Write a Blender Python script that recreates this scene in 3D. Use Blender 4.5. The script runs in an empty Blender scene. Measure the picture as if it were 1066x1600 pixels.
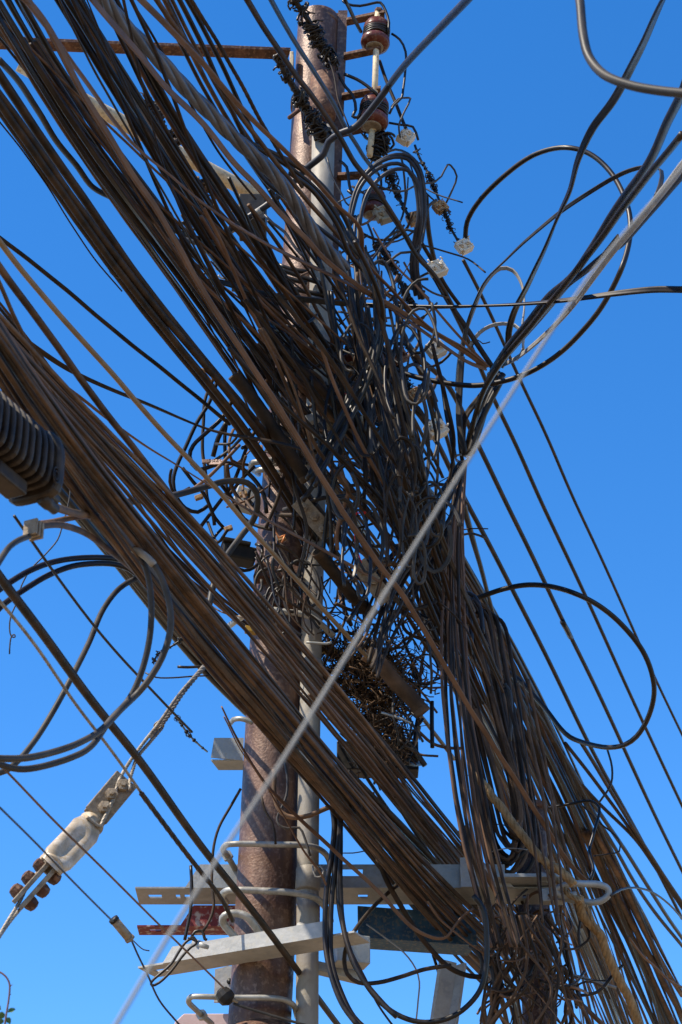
import bpy, math, random
import numpy as np
from mathutils import Vector
S = bpy.context.scene
COL = S.collection
RAD = math.radians

# ---------------------------------------------------------------- camera
PITCH = RAD(30.0)
FPX = 800 / math.tan(RAD(14.0))           # focal length in photo pixels (photo 1066 x 1600)
CAMZ = 1.6
cam_d = bpy.data.cameras.new('camera')
cam = bpy.data.objects.new('camera', cam_d)
COL.objects.link(cam)
cam.location = (0, 0, CAMZ)
cam.rotation_euler = (RAD(90) + PITCH, 0, 0)
cam_d.sensor_fit = 'VERTICAL'
cam_d.sensor_height = 36
cam_d.lens = 18 / math.tan(RAD(14.0))
cam_d.clip_start = 0.05
cam_d.clip_end = 3000
cam_d.dof.use_dof = True
cam_d.dof.focus_distance = 10.0
cam_d.dof.aperture_fstop = 9.5
S.camera = cam
# ---------------------------------------------------------------- sky, sun, exposure
SUN_EL, SUN_AZ = RAD(54), RAD(246)
w = bpy.data.worlds.new("World")
S.world = w
w.use_nodes = True
nt = w.node_tree
bg = nt.nodes['Background']
sky = nt.nodes.new('ShaderNodeTexSky')
sky.sky_type = 'NISHITA'
sky.sun_disc = False
sky.sun_elevation = SUN_EL
sky.sun_rotation = SUN_AZ
sky.altitude = 300
sky.air_density = 0.9
sky.dust_density = 0.0
sky.ozone_density = 3.0
hs = nt.nodes.new('ShaderNodeHueSaturation')
hs.inputs['Saturation'].default_value = 1.32
hs.inputs['Hue'].default_value = 0.504
nt.links.new(sky.outputs[0], hs.inputs['Color'])
nt.links.new(hs.outputs[0], bg.inputs['Color'])
bg.inputs['Strength'].default_value = 0.146
sd = bpy.data.lights.new('sun', 'SUN')
sun = bpy.data.objects.new('sun', sd)
COL.objects.link(sun)
sd.energy = 4.3
sd.angle = RAD(0.53)
sd.color = (1, 0.9, 0.74)
to_sun = Vector((math.sin(SUN_AZ) * math.cos(SUN_EL), math.cos(SUN_AZ) * math.cos(SUN_EL), math.sin(SUN_EL)))
sun.rotation_euler = to_sun.to_track_quat('Z', 'Y').to_euler()
sun.location = (-10, -6, 20)
S.view_settings.view_transform = 'Standard'
S.view_settings.look = 'None'
S.view_settings.exposure = 0.95
S.view_settings.gamma = 1.0
S.cycles.max_bounces = 6

# ---------------------------------------------------------------- geometry helpers
CAM = np.array([0, 0, CAMZ])
FW = np.array([0, math.cos(PITCH), math.sin(PITCH)])
UP = np.array([0, -math.sin(PITCH), math.cos(PITCH)])
RT = np.array([1.0, 0, 0])
YP = 8.8                                   # the pole stands this far from the camera


def ray(px, py):
    return FW + RT * ((px - 533) / FPX) + UP * ((800 - py) / FPX)


def P(px, py, Y):                          # the point of the scene at this distance in that direction
    d = ray(px, py)
    return CAM + d * (Y / d[1])


def height_at(yc):                         # height above the eye of a line crossing the pole at row yc
    d = ray(470, yc)
    return d[2] / d[1] * YP


def px2m(wpx, Y, py=800):                  # size in metres of wpx photo pixels at distance Y
    d = ray(533, py)
    return wpx * (Y / d[1]) / FPX


TILE = dict(A=(0, 0, .375), B=(330, 0, .375), C=(666, 0, .375), D=(0, 370, .375), E=(330, 370, .375), F=(666, 370, .375),
            G=(0, 750, .375), H=(330, 750, .375), I=(666, 750, .375), J=(0, 1120, .2814), K=(200, 1120, .375), L=(500, 1120, .3),
            M=(666, 1150, .375), N=(430, 0, .2064), O=(480, 200, .2439), Q=(0, 600, .1876), R=(260, 660, .2439), S=(430, 700, .2345),
            T=(480, 940, .2439), V=(480, 480, .2439), W=(200, 1360, .3002), X=(0, 1180, .2064), Y=(440, 1240, .2814),
            a=(200, 160, .2627), b=(850, 1300, .2026), c=(680, 1180, .1876), d=(740, 1350, .1876), Z=(0, 0, 1.0))


def path(s):                               # "A 10,20 30,40 B 5,6" -> survey points, each letter one survey sheet
    out, t, new = [], TILE['Z'], False
    for tok in s.split():
        if tok in TILE:
            t, new = TILE[tok], True
            continue
        x, y = tok.split(',')
        p = np.array((t[0] + float(x) * t[2], t[1] + float(y) * t[2]))
        if new and len(out) > 1:           # where two sheets overlap keep one point only
            a, b = out[-1] - out[-2], p - out[-1]
            if np.linalg.norm(b) < 16 or a.dot(b) < .35 * np.linalg.norm(a) * np.linalg.norm(b):
                out[-1] = (out[-1] + p) / 2 if np.linalg.norm(b) < 16 else out[-1]
                continue
        new = False
        out.append(p)
    return np.array(out)


def spline(pts, step=9.0, closed=False):   # centripetal Catmull-Rom in any dimension, resampled
    pts = np.asarray(pts, float)
    n = len(pts)
    if n == 2 and not closed:
        m = max(6, int(np.linalg.norm(pts[1][:2] - pts[0][:2]) / step))
        t = np.linspace(0, 1, m)[:, None]
        return pts[0] * (1 - t) + pts[1] * t
    if closed:
        q = np.vstack([pts[-1], pts, pts[0], pts[1]])
        segs = n
    else:
        q = np.vstack([2 * pts[0] - pts[1], pts, 2 * pts[-1] - pts[-2]])
        segs = n - 1
    out = []
    for i in range(segs):
        p0, p1, p2, p3 = q[i], q[i + 1], q[i + 2], q[i + 3]
        t0 = 0
        t1 = t0 + max(1e-6, np.linalg.norm(p1 - p0)) ** .5
        t2 = t1 + max(1e-6, np.linalg.norm(p2 - p1)) ** .5
        t3 = t2 + max(1e-6, np.linalg.norm(p3 - p2)) ** .5
        m = max(2, int(np.linalg.norm((p2 - p1)[:2]) / step))
        for t in np.linspace(t1, t2, m, endpoint=False):
            A1 = (t1 - t) / (t1 - t0) * p0 + (t - t0) / (t1 - t0) * p1
            A2 = (t2 - t) / (t2 - t1) * p1 + (t - t1) / (t2 - t1) * p2
            A3 = (t3 - t) / (t3 - t2) * p2 + (t - t2) / (t3 - t2) * p3
            B1 = (t2 - t) / (t2 - t0) * A1 + (t - t0) / (t2 - t0) * A2
            B2 = (t3 - t) / (t3 - t1) * A2 + (t - t1) / (t3 - t1) * A3
            out.append((t2 - t) / (t2 - t1) * B1 + (t - t1) / (t2 - t1) * B2)
    out.append(q[-3] if closed else q[-2])
    return np.array(out)


def frames(p):
    n = len(p)
    T = np.gradient(p, axis=0)
    T /= np.linalg.norm(T, axis=1)[:, None] + 1e-12
    a = np.array([0, 0, 1.0]) if abs(T[0][2]) < .8 else np.array([1.0, 0, 0])
    N = np.zeros_like(p)
    v = a - T[0] * a.dot(T[0])
    N[0] = v / np.linalg.norm(v)
    for i in range(1, n):
        v = N[i - 1] - T[i] * N[i - 1].dot(T[i])
        L = np.linalg.norm(v)
        N[i] = v / L if L > 1e-9 else N[i - 1]
    return T, N, np.cross(T, N)


class MB:
    def __init__(self):
        self.v, self.f, self.sm, self.n = [], [], [], 0

    def add(self, v, f, smooth=True):
        v = np.asarray(v, float)
        self.v.append(v)
        self.f += [tuple(i + self.n for i in q) for q in f]
        self.sm += [smooth] * len(f)
        self.n += len(v)

    def tube(self, p, r, sides=7, prof='round', twist=0.0, cap=True, phase=0.0):
        p = np.asarray(p, float)
        n = len(p)
        if n < 2:
            return self
        r = np.full(n, r) if np.isscalar(r) else np.asarray(r, float)
        T, N, Bn = frames(p)
        if prof == 'flat':                 # figure-eight section of a flat twin cable
            c, s = math.cos, math.sin
            pr = [(1.05 + .75 * c(a), .75 * s(a)) for a in np.linspace(-2.2, 2.2, 6)] + [(-1.05 + .75 * c(a), .75 * s(a)) for a in np.linspace(math.pi - 2.2, math.pi + 2.2, 6)]
            pr = np.array(pr) * .58
        elif prof == 'strand':             # lobes of laid wires
            k = 6
            pr = []
            for i in range(k * 3):
                a = 2 * math.pi * i / (k * 3)
                q = 1.0 if i % 3 == 1 else .93 if i % 3 == 2 else .74
                pr.append((q * math.cos(a), q * math.sin(a)))
            pr = np.array(pr)
        else:
            a = np.linspace(0, 2 * math.pi, sides, endpoint=False)
            pr = np.stack([np.cos(a), np.sin(a)], 1)
        k = len(pr)
        L = np.concatenate([[0], np.cumsum(np.linalg.norm(np.diff(p, axis=0), axis=1))])
        ang = phase + twist * L
        ca, sa = np.cos(ang)[:, None], np.sin(ang)[:, None]
        U = N * ca + Bn * sa
        W = -N * sa + Bn * ca
        v = (p[:, None, :] + r[:, None, None] * (pr[None, :, 0, None] * U[:, None, :] + pr[None, :, 1, None] * W[:, None, :])).reshape(-1, 3)
        f = []
        for i in range(n - 1):
            for j in range(k):
                j2 = (j + 1) % k
                f.append((i * k + j, i * k + j2, (i + 1) * k + j2, (i + 1) * k + j))
        if cap:
            f.append(tuple(range(k))[::-1])
            f.append(tuple((n - 1) * k + j for j in range(k)))
        self.add(v, f, True)
        return self

    def box(self, c, ax, ay, az, hx, hy, hz):
        ax, ay, az = [np.asarray(q, float) / np.linalg.norm(q) for q in (ax, ay, az)]
        v = [np.asarray(c) + ax * hx * i + ay * hy * j + az * hz * k for i in (-1, 1) for j in (-1, 1) for k in (-1, 1)]
        self.add(v, [(0, 1, 3, 2), (4, 6, 7, 5), (0, 4, 5, 1), (2, 3, 7, 6), (0, 2, 6, 4), (1, 5, 7, 3)], False)
        return self

    def prism(self, poly, o, ax, ay, n, t0, t1):   # polygon in plane ax, ay extruded along n
        ax, ay, n = [np.asarray(q, float) for q in (ax, ay, n)]
        k = len(poly)
        v = [o + ax * x + ay * y + n * t0 for x, y in poly] + [o + ax * x + ay * y + n * t1 for x, y in poly]
        f = [tuple(range(k))[::-1], tuple(range(k, 2 * k))] + [(i, (i + 1) % k, k + (i + 1) % k, k + i) for i in range(k)]
        self.add(v, f, False)
        return self

    def lathe(self, o, axis, prof, sides=24, smooth=True):
        axis = np.asarray(axis, float)
        axis = axis / np.linalg.norm(axis)
        a = np.array([1.0, 0, 0]) if abs(axis[0]) < .8 else np.array([0, 1.0, 0])
        u = a - axis * a.dot(axis)
        u /= np.linalg.norm(u)
        q = np.cross(axis, u)
        v = []
        for s_, r_ in prof:
            for j in range(sides):
                g = 2 * math.pi * j / sides
                v.append(np.asarray(o) + axis * s_ + (u * math.cos(g) + q * math.sin(g)) * r_)
        f = []
        for i in range(len(prof) - 1):
            for j in range(sides):
                j2 = (j + 1) % sides
                f.append((i * sides + j, i * sides + j2, (i + 1) * sides + j2, (i + 1) * sides + j))
        f.append(tuple(range(sides))[::-1])
        f.append(tuple((len(prof) - 1) * sides + j for j in range(sides)))
        self.add(v, f, smooth)
        return self

    def build(self, name, mat, parent=None, bevel=0):
        v = np.vstack(self.v)
        me = bpy.data.meshes.new(name)
        org = np.array(parent.location) if parent is not None and parent.parent is None else None
        if parent is not None and parent.parent is not None:
            org = np.array(parent.parent.location)
        c = v.mean(0) if org is None else org
        me.from_pydata((v - c).tolist(), [], self.f)
        me.polygons.foreach_set('use_smooth', self.sm)
        me.materials.append(mat)
        me.update()
        o = bpy.data.objects.new(name, me)
        COL.objects.link(o)
        if parent is None:
            o.location = c
        else:
            o.parent = parent
        if bevel:
            b = o.modifiers.new('bevel', 'BEVEL')
            b.width = bevel
            b.segments = 2
            b.limit_method = 'ANGLE'
            b.angle_limit = RAD(40)
        return o


def tag(o, label, cat, group=None, kind=None):
    if label:
        o['label'] = label
    if cat:
        o['category'] = cat
    if group:
        o['group'] = group
    if kind:
        o['kind'] = kind
    return o


def empty(name, loc, label, cat, group=None):
    o = bpy.data.objects.new(name, None)
    COL.objects.link(o)
    o.location = loc
    o.empty_display_size = .05
    return tag(o, label, cat, group)


# ---------------------------------------------------------------- materials
def mat(name, c1, c2, rough=.6, scale=18, metal=0, bump=0.0, bscale=60, c3=None, var=.35, spec=.2, lo=.38, hi=.66, stretch=1.0):
    m = bpy.data.materials.new(name)
    m.use_nodes = True
    t = m.node_tree
    b = t.nodes['Principled BSDF']
    tc = t.nodes.new('ShaderNodeTexCoord')
    nz = t.nodes.new('ShaderNodeTexNoise')
    nz.inputs['Scale'].default_value = scale
    nz.inputs['Detail'].default_value = 6
    nz.inputs['Roughness'].default_value = .65
    mp = t.nodes.new('ShaderNodeMapping')
    mp.inputs['Scale'].default_value = (1, 1, stretch)
    t.links.new(tc.outputs['Object'], mp.inputs['Vector'])
    t.links.new(mp.outputs[0], nz.inputs['Vector'])
    cr = t.nodes.new('ShaderNodeValToRGB')
    cr.color_ramp.elements[0].position = lo
    cr.color_ramp.elements[1].position = hi
    cr.color_ramp.elements[0].color = (*c1, 1)
    cr.color_ramp.elements[1].color = (*c2, 1)
    t.links.new(nz.outputs['Fac'], cr.inputs[0])
    col = cr.outputs[0]
    if c3:
        n2 = t.nodes.new('ShaderNodeTexNoise')
        n2.inputs['Scale'].default_value = scale * 4.3
        n2.inputs['Detail'].default_value = 4
        t.links.new(tc.outputs['Object'], n2.inputs['Vector'])
        r2 = t.nodes.new('ShaderNodeValToRGB')
        r2.color_ramp.elements[0].position = .52
        r2.color_ramp.elements[1].position = .64
        t.links.new(n2.outputs['Fac'], r2.inputs[0])
        mx = t.nodes.new('ShaderNodeMixRGB')
        mx.inputs['Color2'].default_value = (*c3, 1)
        t.links.new(r2.outputs[0], mx.inputs['Fac'])
        t.links.new(col, mx.inputs['Color1'])
        col = mx.outputs[0]
    if var:
        oi = t.nodes.new('ShaderNodeObjectInfo')
        mr = t.nodes.new('ShaderNodeMapRange')
        mr.inputs['To Min'].default_value = 1 - var
        mr.inputs['To Max'].default_value = 1 + var
        t.links.new(oi.outputs['Random'], mr.inputs['Value'])
        vm = t.nodes.new('ShaderNodeVectorMath')
        vm.operation = 'SCALE'
        t.links.new(col, vm.inputs[0])
        t.links.new(mr.outputs[0], vm.inputs['Scale'])
        col = vm.outputs[0]
    t.links.new(col, b.inputs['Base Color'])
    rr = t.nodes.new('ShaderNodeMapRange')
    rr.inputs['To Min'].default_value = max(.05, rough - .15)
    rr.inputs['To Max'].default_value = min(1, rough + .15)
    t.links.new(nz.outputs['Fac'], rr.inputs['Value'])
    t.links.new(rr.outputs[0], b.inputs['Roughness'])
    b.inputs['Metallic'].default_value = metal
    b.inputs['Specular IOR Level'].default_value = spec
    if bump:
        nb = t.nodes.new('ShaderNodeTexNoise')
        nb.inputs['Scale'].default_value = bscale
        nb.inputs['Detail'].default_value = 4
        t.links.new(tc.outputs['Object'], nb.inputs['Vector'])
        bn = t.nodes.new('ShaderNodeBump')
        bn.inputs['Strength'].default_value = bump
        bn.inputs['Distance'].default_value = .01
        t.links.new(nb.outputs['Fac'], bn.inputs['Height'])
        t.links.new(bn.outputs[0], b.inputs['Normal'])
    return m


M = {}
M['blk'] = mat('black_rubber', (.006, .0045, .0035), (.024, .0155, .01), .42, 9, spec=.32)
M['drk'] = mat('dusty_dark_rubber', (.01, .007, .0045), (.052, .031, .0175), .62, 7)
M['brn'] = mat('dusty_brown_rubber', (.05, .029, .016), (.15, .087, .049), .66, 6)
M['pnk'] = mat('faded_brown_rubber', (.11, .062, .038), (.18, .105, .068), .65, 5, var=.2)
M['tan'] = mat('faded_tan_rubber', (.17, .115, .065), (.27, .19, .11), .55, 5, var=.15)
M['near'] = mat('plain_grey_insulation', (.21, .2, .18), (.26, .25, .225), .6, 4, var=0)
M['gry'] = mat('grey_rubber', (.025, .023, .021), (.06, .052, .045), .5, 7, var=.25)
M['lgt'] = mat('pale_grey_rubber', (.2, .185, .165), (.3, .28, .25), .55, 6, var=.12)
M['blu'] = mat('blue_grey_rubber', (.016, .018, .026), (.042, .042, .05), .42, 7, var=.2)
M['tws'] = mat('grey_blue_insulation', (.045, .05, .068), (.11, .115, .14), .42, 7, var=0, spec=.5)
M['strand'] = mat('galvanised_strand', (.17, .145, .115), (.34, .3, .25), .55, 30, metal=.3, var=.1)
M['rope'] = mat('tan_wire_rope', (.2, .12, .05), (.36, .23, .11), .6, 25, var=.06)
M['rust'] = mat('rusted_steel', (.06, .03, .018), (.15, .076, .046), .5, 11, metal=.25, bump=.28, bscale=90, c3=(.17, .1, .066), var=0, spec=.5, stretch=.18, lo=.32, hi=.7)
M['rustd'] = mat('dark_rust', (.05, .026, .019), (.15, .075, .05), .7, 12, metal=.2, bump=.3, bscale=60, c3=(.19, .11, .07), var=.1)
M['galv'] = mat('galvanised_steel', (.25, .26, .255), (.36, .36, .345), .5, 12, metal=.3, bump=.08, bscale=90, c3=(.3, .29, .26), var=.05)
M['rod'] = mat('galvanised_rod', (.24, .23, .2), (.4, .38, .34), .45, 20, metal=.4, var=.08)
M['whitep'] = mat('chalky_white_paint', (.3, .3, .29), (.42, .415, .4), .6, 9, bump=.15, c3=(.38, .365, .33), var=0, stretch=2)
M['redp'] = mat('chipped_red_paint', (.14, .025, .028), (.21, .045, .045), .6, 7, bump=.2, c3=(.4, .33, .3), var=0)
M['bluep'] = mat('chipped_blue_paint', (.02, .06, .12), (.05, .11, .17), .6, 14, bump=.2, c3=(.12, .13, .13), var=0)
M['pinkp'] = mat('faded_pink_paint', (.5, .36, .35), (.6, .46, .45), .65, 10, var=0)
M['pvc'] = mat('weathered_conduit', (.2, .178, .148), (.32, .29, .245), .6, 7, bump=.1, bscale=70, c3=(.25, .22, .18), var=0, metal=.1, stretch=.2)
M['cream'] = mat('cream_paint', (.46, .36, .22), (.62, .51, .35), .6, 9, bump=.12, c3=(.36, .28, .18), var=0)
M['glaze'] = mat('brown_glazed_porcelain', (.075, .018, .012), (.13, .038, .025), .3, 14, c3=(.14, .075, .045), var=.1)
M['porc'] = mat('white_porcelain', (.33, .26, .18), (.58, .52, .45), .35, 16, c3=(.4, .31, .21), var=0)
M['dusty'] = mat('dusty_cast_metal', (.19, .145, .1), (.33, .27, .2), .65, 40, metal=.2, bump=.2, bscale=120, var=.1)
M['bone'] = mat('weathered_white_plastic', (.5, .43, .32), (.75, .7, .62), .6, 30, c3=(.55, .47, .36), var=.1)
M['orange'] = mat('corroded_clamp', (.2, .09, .03), (.4, .24, .1), .7, 70, c3=(.5, .42, .3), var=.1)
M['blackp'] = mat('black_plastic', (.012, .012, .012), (.03, .026, .022), .45, 20, var=0)
M['ribp'] = mat('dusty_black_plastic', (.02, .014, .01), (.06, .042, .027), .5, 14, var=0)
M['beige'] = mat('dusty_beige_plastic', (.26, .22, .15), (.38, .33, .24), .6, 30, var=.08, bump=.1)
M['twig'] = mat('dry_twigs', (.035, .022, .013), (.13, .075, .04), .85, 40, var=0)
M['red'] = mat('red_plastic', (.5, .02, .015), (.6, .04, .03), .5, 20, var=0)
M['yell'] = mat('yellow_plastic', (.2, .11, .015), (.33, .2, .03), .5, 20, var=0)
M['copper'] = mat('bare_copper', (.5, .17, .06), (.7, .28, .11), .45, 30, metal=.6, var=0)
M['leaf'] = mat('green_leaf', (.05, .1, .03), (.1, .16, .05), .55, 60, var=.2)
M['stem'] = mat('reddish_stem', (.1, .045, .03), (.16, .08, .05), .7, 60, var=0)
M['ground'] = mat('dusty_asphalt', (.2, .145, .088), (.27, .2, .125), .9, .6, bump=.2, bscale=20, var=0)
M['tagm'] = mat('pinkish_tag', (.45, .31, .25), (.58, .43, .36), .6, 80, var=0)
M['ink'] = mat('dark_ink', (.03, .02, .02), (.05, .03, .03), .6, 20, var=0)

# ---------------------------------------------------------------- ground
g = MB()
g.add([(-400, -400, 0), (400, -400, 0), (400, 1500, 0), (-400, 1500, 0)], [(0, 1, 2, 3)], False)
tag(g.build('ground', M['ground']), None, None, kind='structure')

# ---------------------------------------------------------------- cables
POLE_ROWS = [(1760, 346, 103), (1600, 356, 99), (1500, 363, 97), (1180, 381, 90), (870, 399, 83), (531, 431, 76), (300, 449, 70), (165, 457, 67)]


def pole_x(y):
    return 412 + (1600 - y) * 85 / 1580


def crossing(p):
    for i in range(len(p) - 1):
        a, b = p[i][0] - pole_x(p[i][1]), p[i + 1][0] - pole_x(p[i + 1][1])
        if a * b <= 0 and a != b:
            t = a / (a - b)
            return p[i][1] + t * (p[i + 1][1] - p[i][1])
    return None


def to_world(p, d=None, yc=None, k=1.0):
    """p: directions; d: distance(s) from the camera along the street; else the height of a level line crossing the pole at row yc."""
    if d is not None:
        d = np.atleast_1d(np.asarray(d, float))
        L = np.concatenate([[0], np.cumsum(np.linalg.norm(np.diff(p[:, :2], axis=0), axis=1))])
        Y = np.interp(L / L[-1], np.linspace(0, 1, len(d)), d) if len(d) > 1 else np.full(len(p), d[0])
    else:
        h = height_at(yc)
        Y = []
        for x, y in p[:, :2]:
            r = ray(x, y)
            Y.append(h * r[1] / r[2])
        Y = np.array(Y)
    Y = Y * k
    return np.array([P(x, y, q) for (x, y), q in zip(p[:, :2], Y)]), Y


COUNT = 0


def relax(q, sig):                         # a tensioned cable has no small wiggles: even out the survey points
    n = int(3 * sig)
    if len(q) < 8 or n < 1:
        return q
    kx = np.exp(-.5 * (np.arange(-n, n + 1) / sig) ** 2)
    kx /= kx.sum()
    a = np.vstack([2 * q[0] - q[1:n + 1][::-1], q, 2 * q[-1] - q[-n - 1:-1][::-1]]) if len(q) > n + 1 else None
    if a is None:
        return q
    return np.stack([np.convolve(a[:, i], kx, 'valid') for i in range(2)], 1)


def cable(label, s, w, m='drk', d=None, yc=None, k=.96, prof='round', name='cable', cat=None, group=None, twist=None, closed=False, wob=.6, sides=7, n=3, parts=None):
    global COUNT
    COUNT += 1
    rng = random.Random(COUNT * 7 + 1)
    p = path(s) if isinstance(s, str) else np.asarray(s, float)
    if d is None and yc is None:
        yc = crossing(p)
        if yc is None:
            yc = 600
    q = spline(p, 8 if prof not in ('strand', 'twisted') else 2.5, closed)
    if d is None and len(p) > 4 and not closed:
        L = np.linalg.norm(np.diff(q[:, :2], axis=0), axis=1).mean()
        q = relax(q, min(42 / L, len(q) / 8))
    if wob:                                # slight unevenness of a hand-strung wire
        ph, ph2 = rng.uniform(0, 6.3), rng.uniform(0, 6.3)
        L = np.concatenate([[0], np.cumsum(np.linalg.norm(np.diff(q[:, :2], axis=0), axis=1))])
        q = q.copy()
        q[:, 0] += wob * np.sin(L / 37 + ph) + .5 * wob * np.sin(L / 14 + ph2)
    pts, Y = to_world(q, d, yc, k)
    mid = len(Y) // 2
    r = px2m(w / 2, Y[mid], q[mid][1])
    mb = MB()
    if prof == 'twisted':                  # n insulated cores laid round one another
        T, N, Bn = frames(pts)
        L = np.concatenate([[0], np.cumsum(np.linalg.norm(np.diff(pts, axis=0), axis=1))])
        for j in range(n):
            a = L * (twist or 22) + 2 * math.pi * j / n
            c = pts + r * .52 * (N * np.cos(a)[:, None] + Bn * np.sin(a)[:, None])
            mb.tube(c, r * .5, 7)
    else:
        mb.tube(pts, r, sides, prof, twist=(twist if twist is not None else (1.2 if prof == 'flat' else 60 if prof == 'strand' else 0)), phase=rng.uniform(0, 3))
    if name == 'cable' and prof == 'flat':
        name = 'flat_cable'
    o = mb.build(name, M[m])
    return tag(o, label, cat or name.replace('_', ' '), group)


def strands(label, group, left, right, n, w=(5, 8), mats=('drk', 'drk', 'brn', 'blk'), k=(.93, 1.0), seed=1, yc=None, d=None, jit=.12, name='cable', prof='mix', wav=1.2, trim=(0, 0)):
    """n separate cables between two edges of a run"""
    rng = random.Random(seed)
    L_, R_ = path(left), path(right)
    L_, R_ = spline(L_, 30), spline(R_, 30)
    m = 40

    def rs(q):
        s_ = np.concatenate([[0], np.cumsum(np.linalg.norm(np.diff(q, axis=0), axis=1))])
        t = np.linspace(0, s_[-1], m)
        return relax(np.stack([np.interp(t, s_, q[:, 0]), np.interp(t, s_, q[:, 1])], 1), 2.6)
    L_, R_ = rs(L_), rs(R_)
    c = (L_ + R_) / 2
    yy = yc if yc is not None else (crossing(c) or 600)
    t = np.linspace(0, 1, m)
    out = []
    for i in range(n):
        u = (i + .5) / n + rng.uniform(-.5, .5) / n
        drift = jit * np.sin(t * rng.uniform(1.5, 5) + rng.uniform(0, 6.3)) + jit * .25 * np.sin(t * rng.uniform(6, 10) + rng.uniform(0, 6.3))
        uu = np.clip(u + drift, -.04, 1.04)[:, None]
        q = L_ * (1 - uu) + R_ * uu
        a, b = rng.uniform(0, trim[0]), 1 - rng.uniform(0, trim[1])
        q = q[int(a * m):max(int(a * m) + 4, int(math.ceil(b * m)))]
        q = np.vstack([q[:-1:3], q[-1:]]) if len(q) > 12 else q
        for e, f in ((0, 1), (-1, -2)):    # run on well past the frame
            if q[e][0] < 35 or q[e][1] < 25 or q[e][0] > 1040 or q[e][1] > 1580:
                v = (q[e] - q[f]) / np.linalg.norm(q[e] - q[f])
                q = np.vstack([q[e] + v * 70, q]) if e == 0 else np.vstack([q, q[e] + v * 70])
        q = q + np.array([[rng.gauss(0, wav * .35), rng.gauss(0, wav * .2)] for _ in range(len(q))])
        pf = prof if prof != 'mix' else ('flat' if rng.random() < .3 else 'round')
        dd = None if d is None else [x + rng.uniform(-.12, .12) for x in d]
        out.append(cable(label, q, rng.uniform(*w), rng.choice(mats), d=dd, yc=yy, k=rng.uniform(*k), prof=pf, group=group, name=name, wob=.4))
    return out


# ================================================================ the large structure: poles, arms, brackets
pole = empty('utility_pole', (P(412, 1600, YP)[0], YP, 0), 'rusty brown steel utility pole rising through the tangle of cables', 'utility pole')


def pole_prof(rows, y0=None):
    pts, rr = [], []
    for y, l, wd in rows:
        c = P(l + wd / 2, y, YP)
        pts.append(c)
        rr.append(px2m(wd / 2, YP, y))
    return pts, rr


pts, rr = pole_prof(POLE_ROWS[::-1])
base = np.array([pts[-1][0] - .06, YP, 0.0])
pts, rr = pts[::-1], rr[::-1]
MB().tube(spline(np.array([[*base, rr[0]]] + [[*a, b] for a, b in zip(pts, rr)]), .15)[:, :3],
          spline(np.array([[*base, rr[0]]] + [[*a, b] for a, b in zip(pts, rr)]), .15)[:, 3], 40).build('shaft', M['rust'], pole)
pts, rr = pole_prof([(168, 458.5, 64), (100, 462, 64), (30, 466, 63)])
mb = MB()
top = np.array(pts)
mb.tube(spline(np.c_[top, rr], .1)[:, :3], spline(np.c_[top, rr], .1)[:, 3], 40, cap=False)
mb.lathe(top[-1] - np.array([0, 0, .06]), top[-1] - top[-2], [(0, rr[-1] * .99), (.06, rr[-1]), (.062, rr[-1] * .93), (-.02, rr[-1] * .9)], 40)
mb.build('upper_tube', M['rust'], pole)
c = P(490, 166, YP)
MB().lathe(c - np.array([0, 0, .02]), (0.05, 0, 1), [(0, px2m(36, YP, 160)), (.05, px2m(36.5, YP, 160)), (.055, px2m(33, YP, 160))], 40).build('weld_collar', M['rustd'], pole)
# hollow collar in front of the pole top, and a climbing peg
c = P(505, 186, YP - .16)
ax_ = P(508, 124, YP - .16) - c
rc = px2m(23, YP - .16, 150)
H_ = np.linalg.norm(ax_)
mb = MB().lathe(c, ax_, [(0, rc * .8), (H_ * .2, rc * .95), (H_, rc), (H_ + .004, rc * .9), (H_ * .3, rc * .84)], 28)
mb.build('collar', M['rustd'], pole)
MB().tube([P(452, 184, YP - .16), P(475, 166, YP - .1)], .012, 10).build('climbing_peg', M['rustd'], pole)
# wedge flanges on the shaft above the lower bundle
for (x, y) in ((412, 905), (424, 948)):
    mb = MB()
    for q in (0, 34):
        mb.prism([(-.05, 0), (.05, .0), (.07, .05), (-.02, .09)], P(x + q, y, YP - .155), (1, 0, 0), (0, 0, 1), (0, 1, 0), -.03, .05)
    mb.build('flange', M['rustd'], pole, bevel=.004)
c = P(410, 1606, YP)
MB().lathe(c - np.array([0, 0, .1]), (0, 0, 1), [(0, .165), (.02, .17), (.03, .155), (.045, .172), (.07, .172), (.09, .15), (.1, .14)], 40).build('joint_flange', M['rustd'], pole)

# second, thinner pole behind the right hand end of the galvanised crossarm
p2 = empty('utility_pole', (P(828, 1400, 9.35)[0], 9.35, 0), 'thin brown pole half hidden behind the cable coil at the eye hook', 'utility pole')
a_ = P(828, 1268, 9.35)
mb = MB().tube(spline(np.array([[a_[0] - .04, 9.35, 0], [a_[0] - .02, 9.35, 2], a_]), .2), .075, 24)
mb.build('shaft', M['rustd'], p2)
MB().lathe(a_, (0, 0, 1), [(0, .085), (.03, .085), (.04, .06)], 24).build('cap', M['rustd'], p2)

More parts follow.
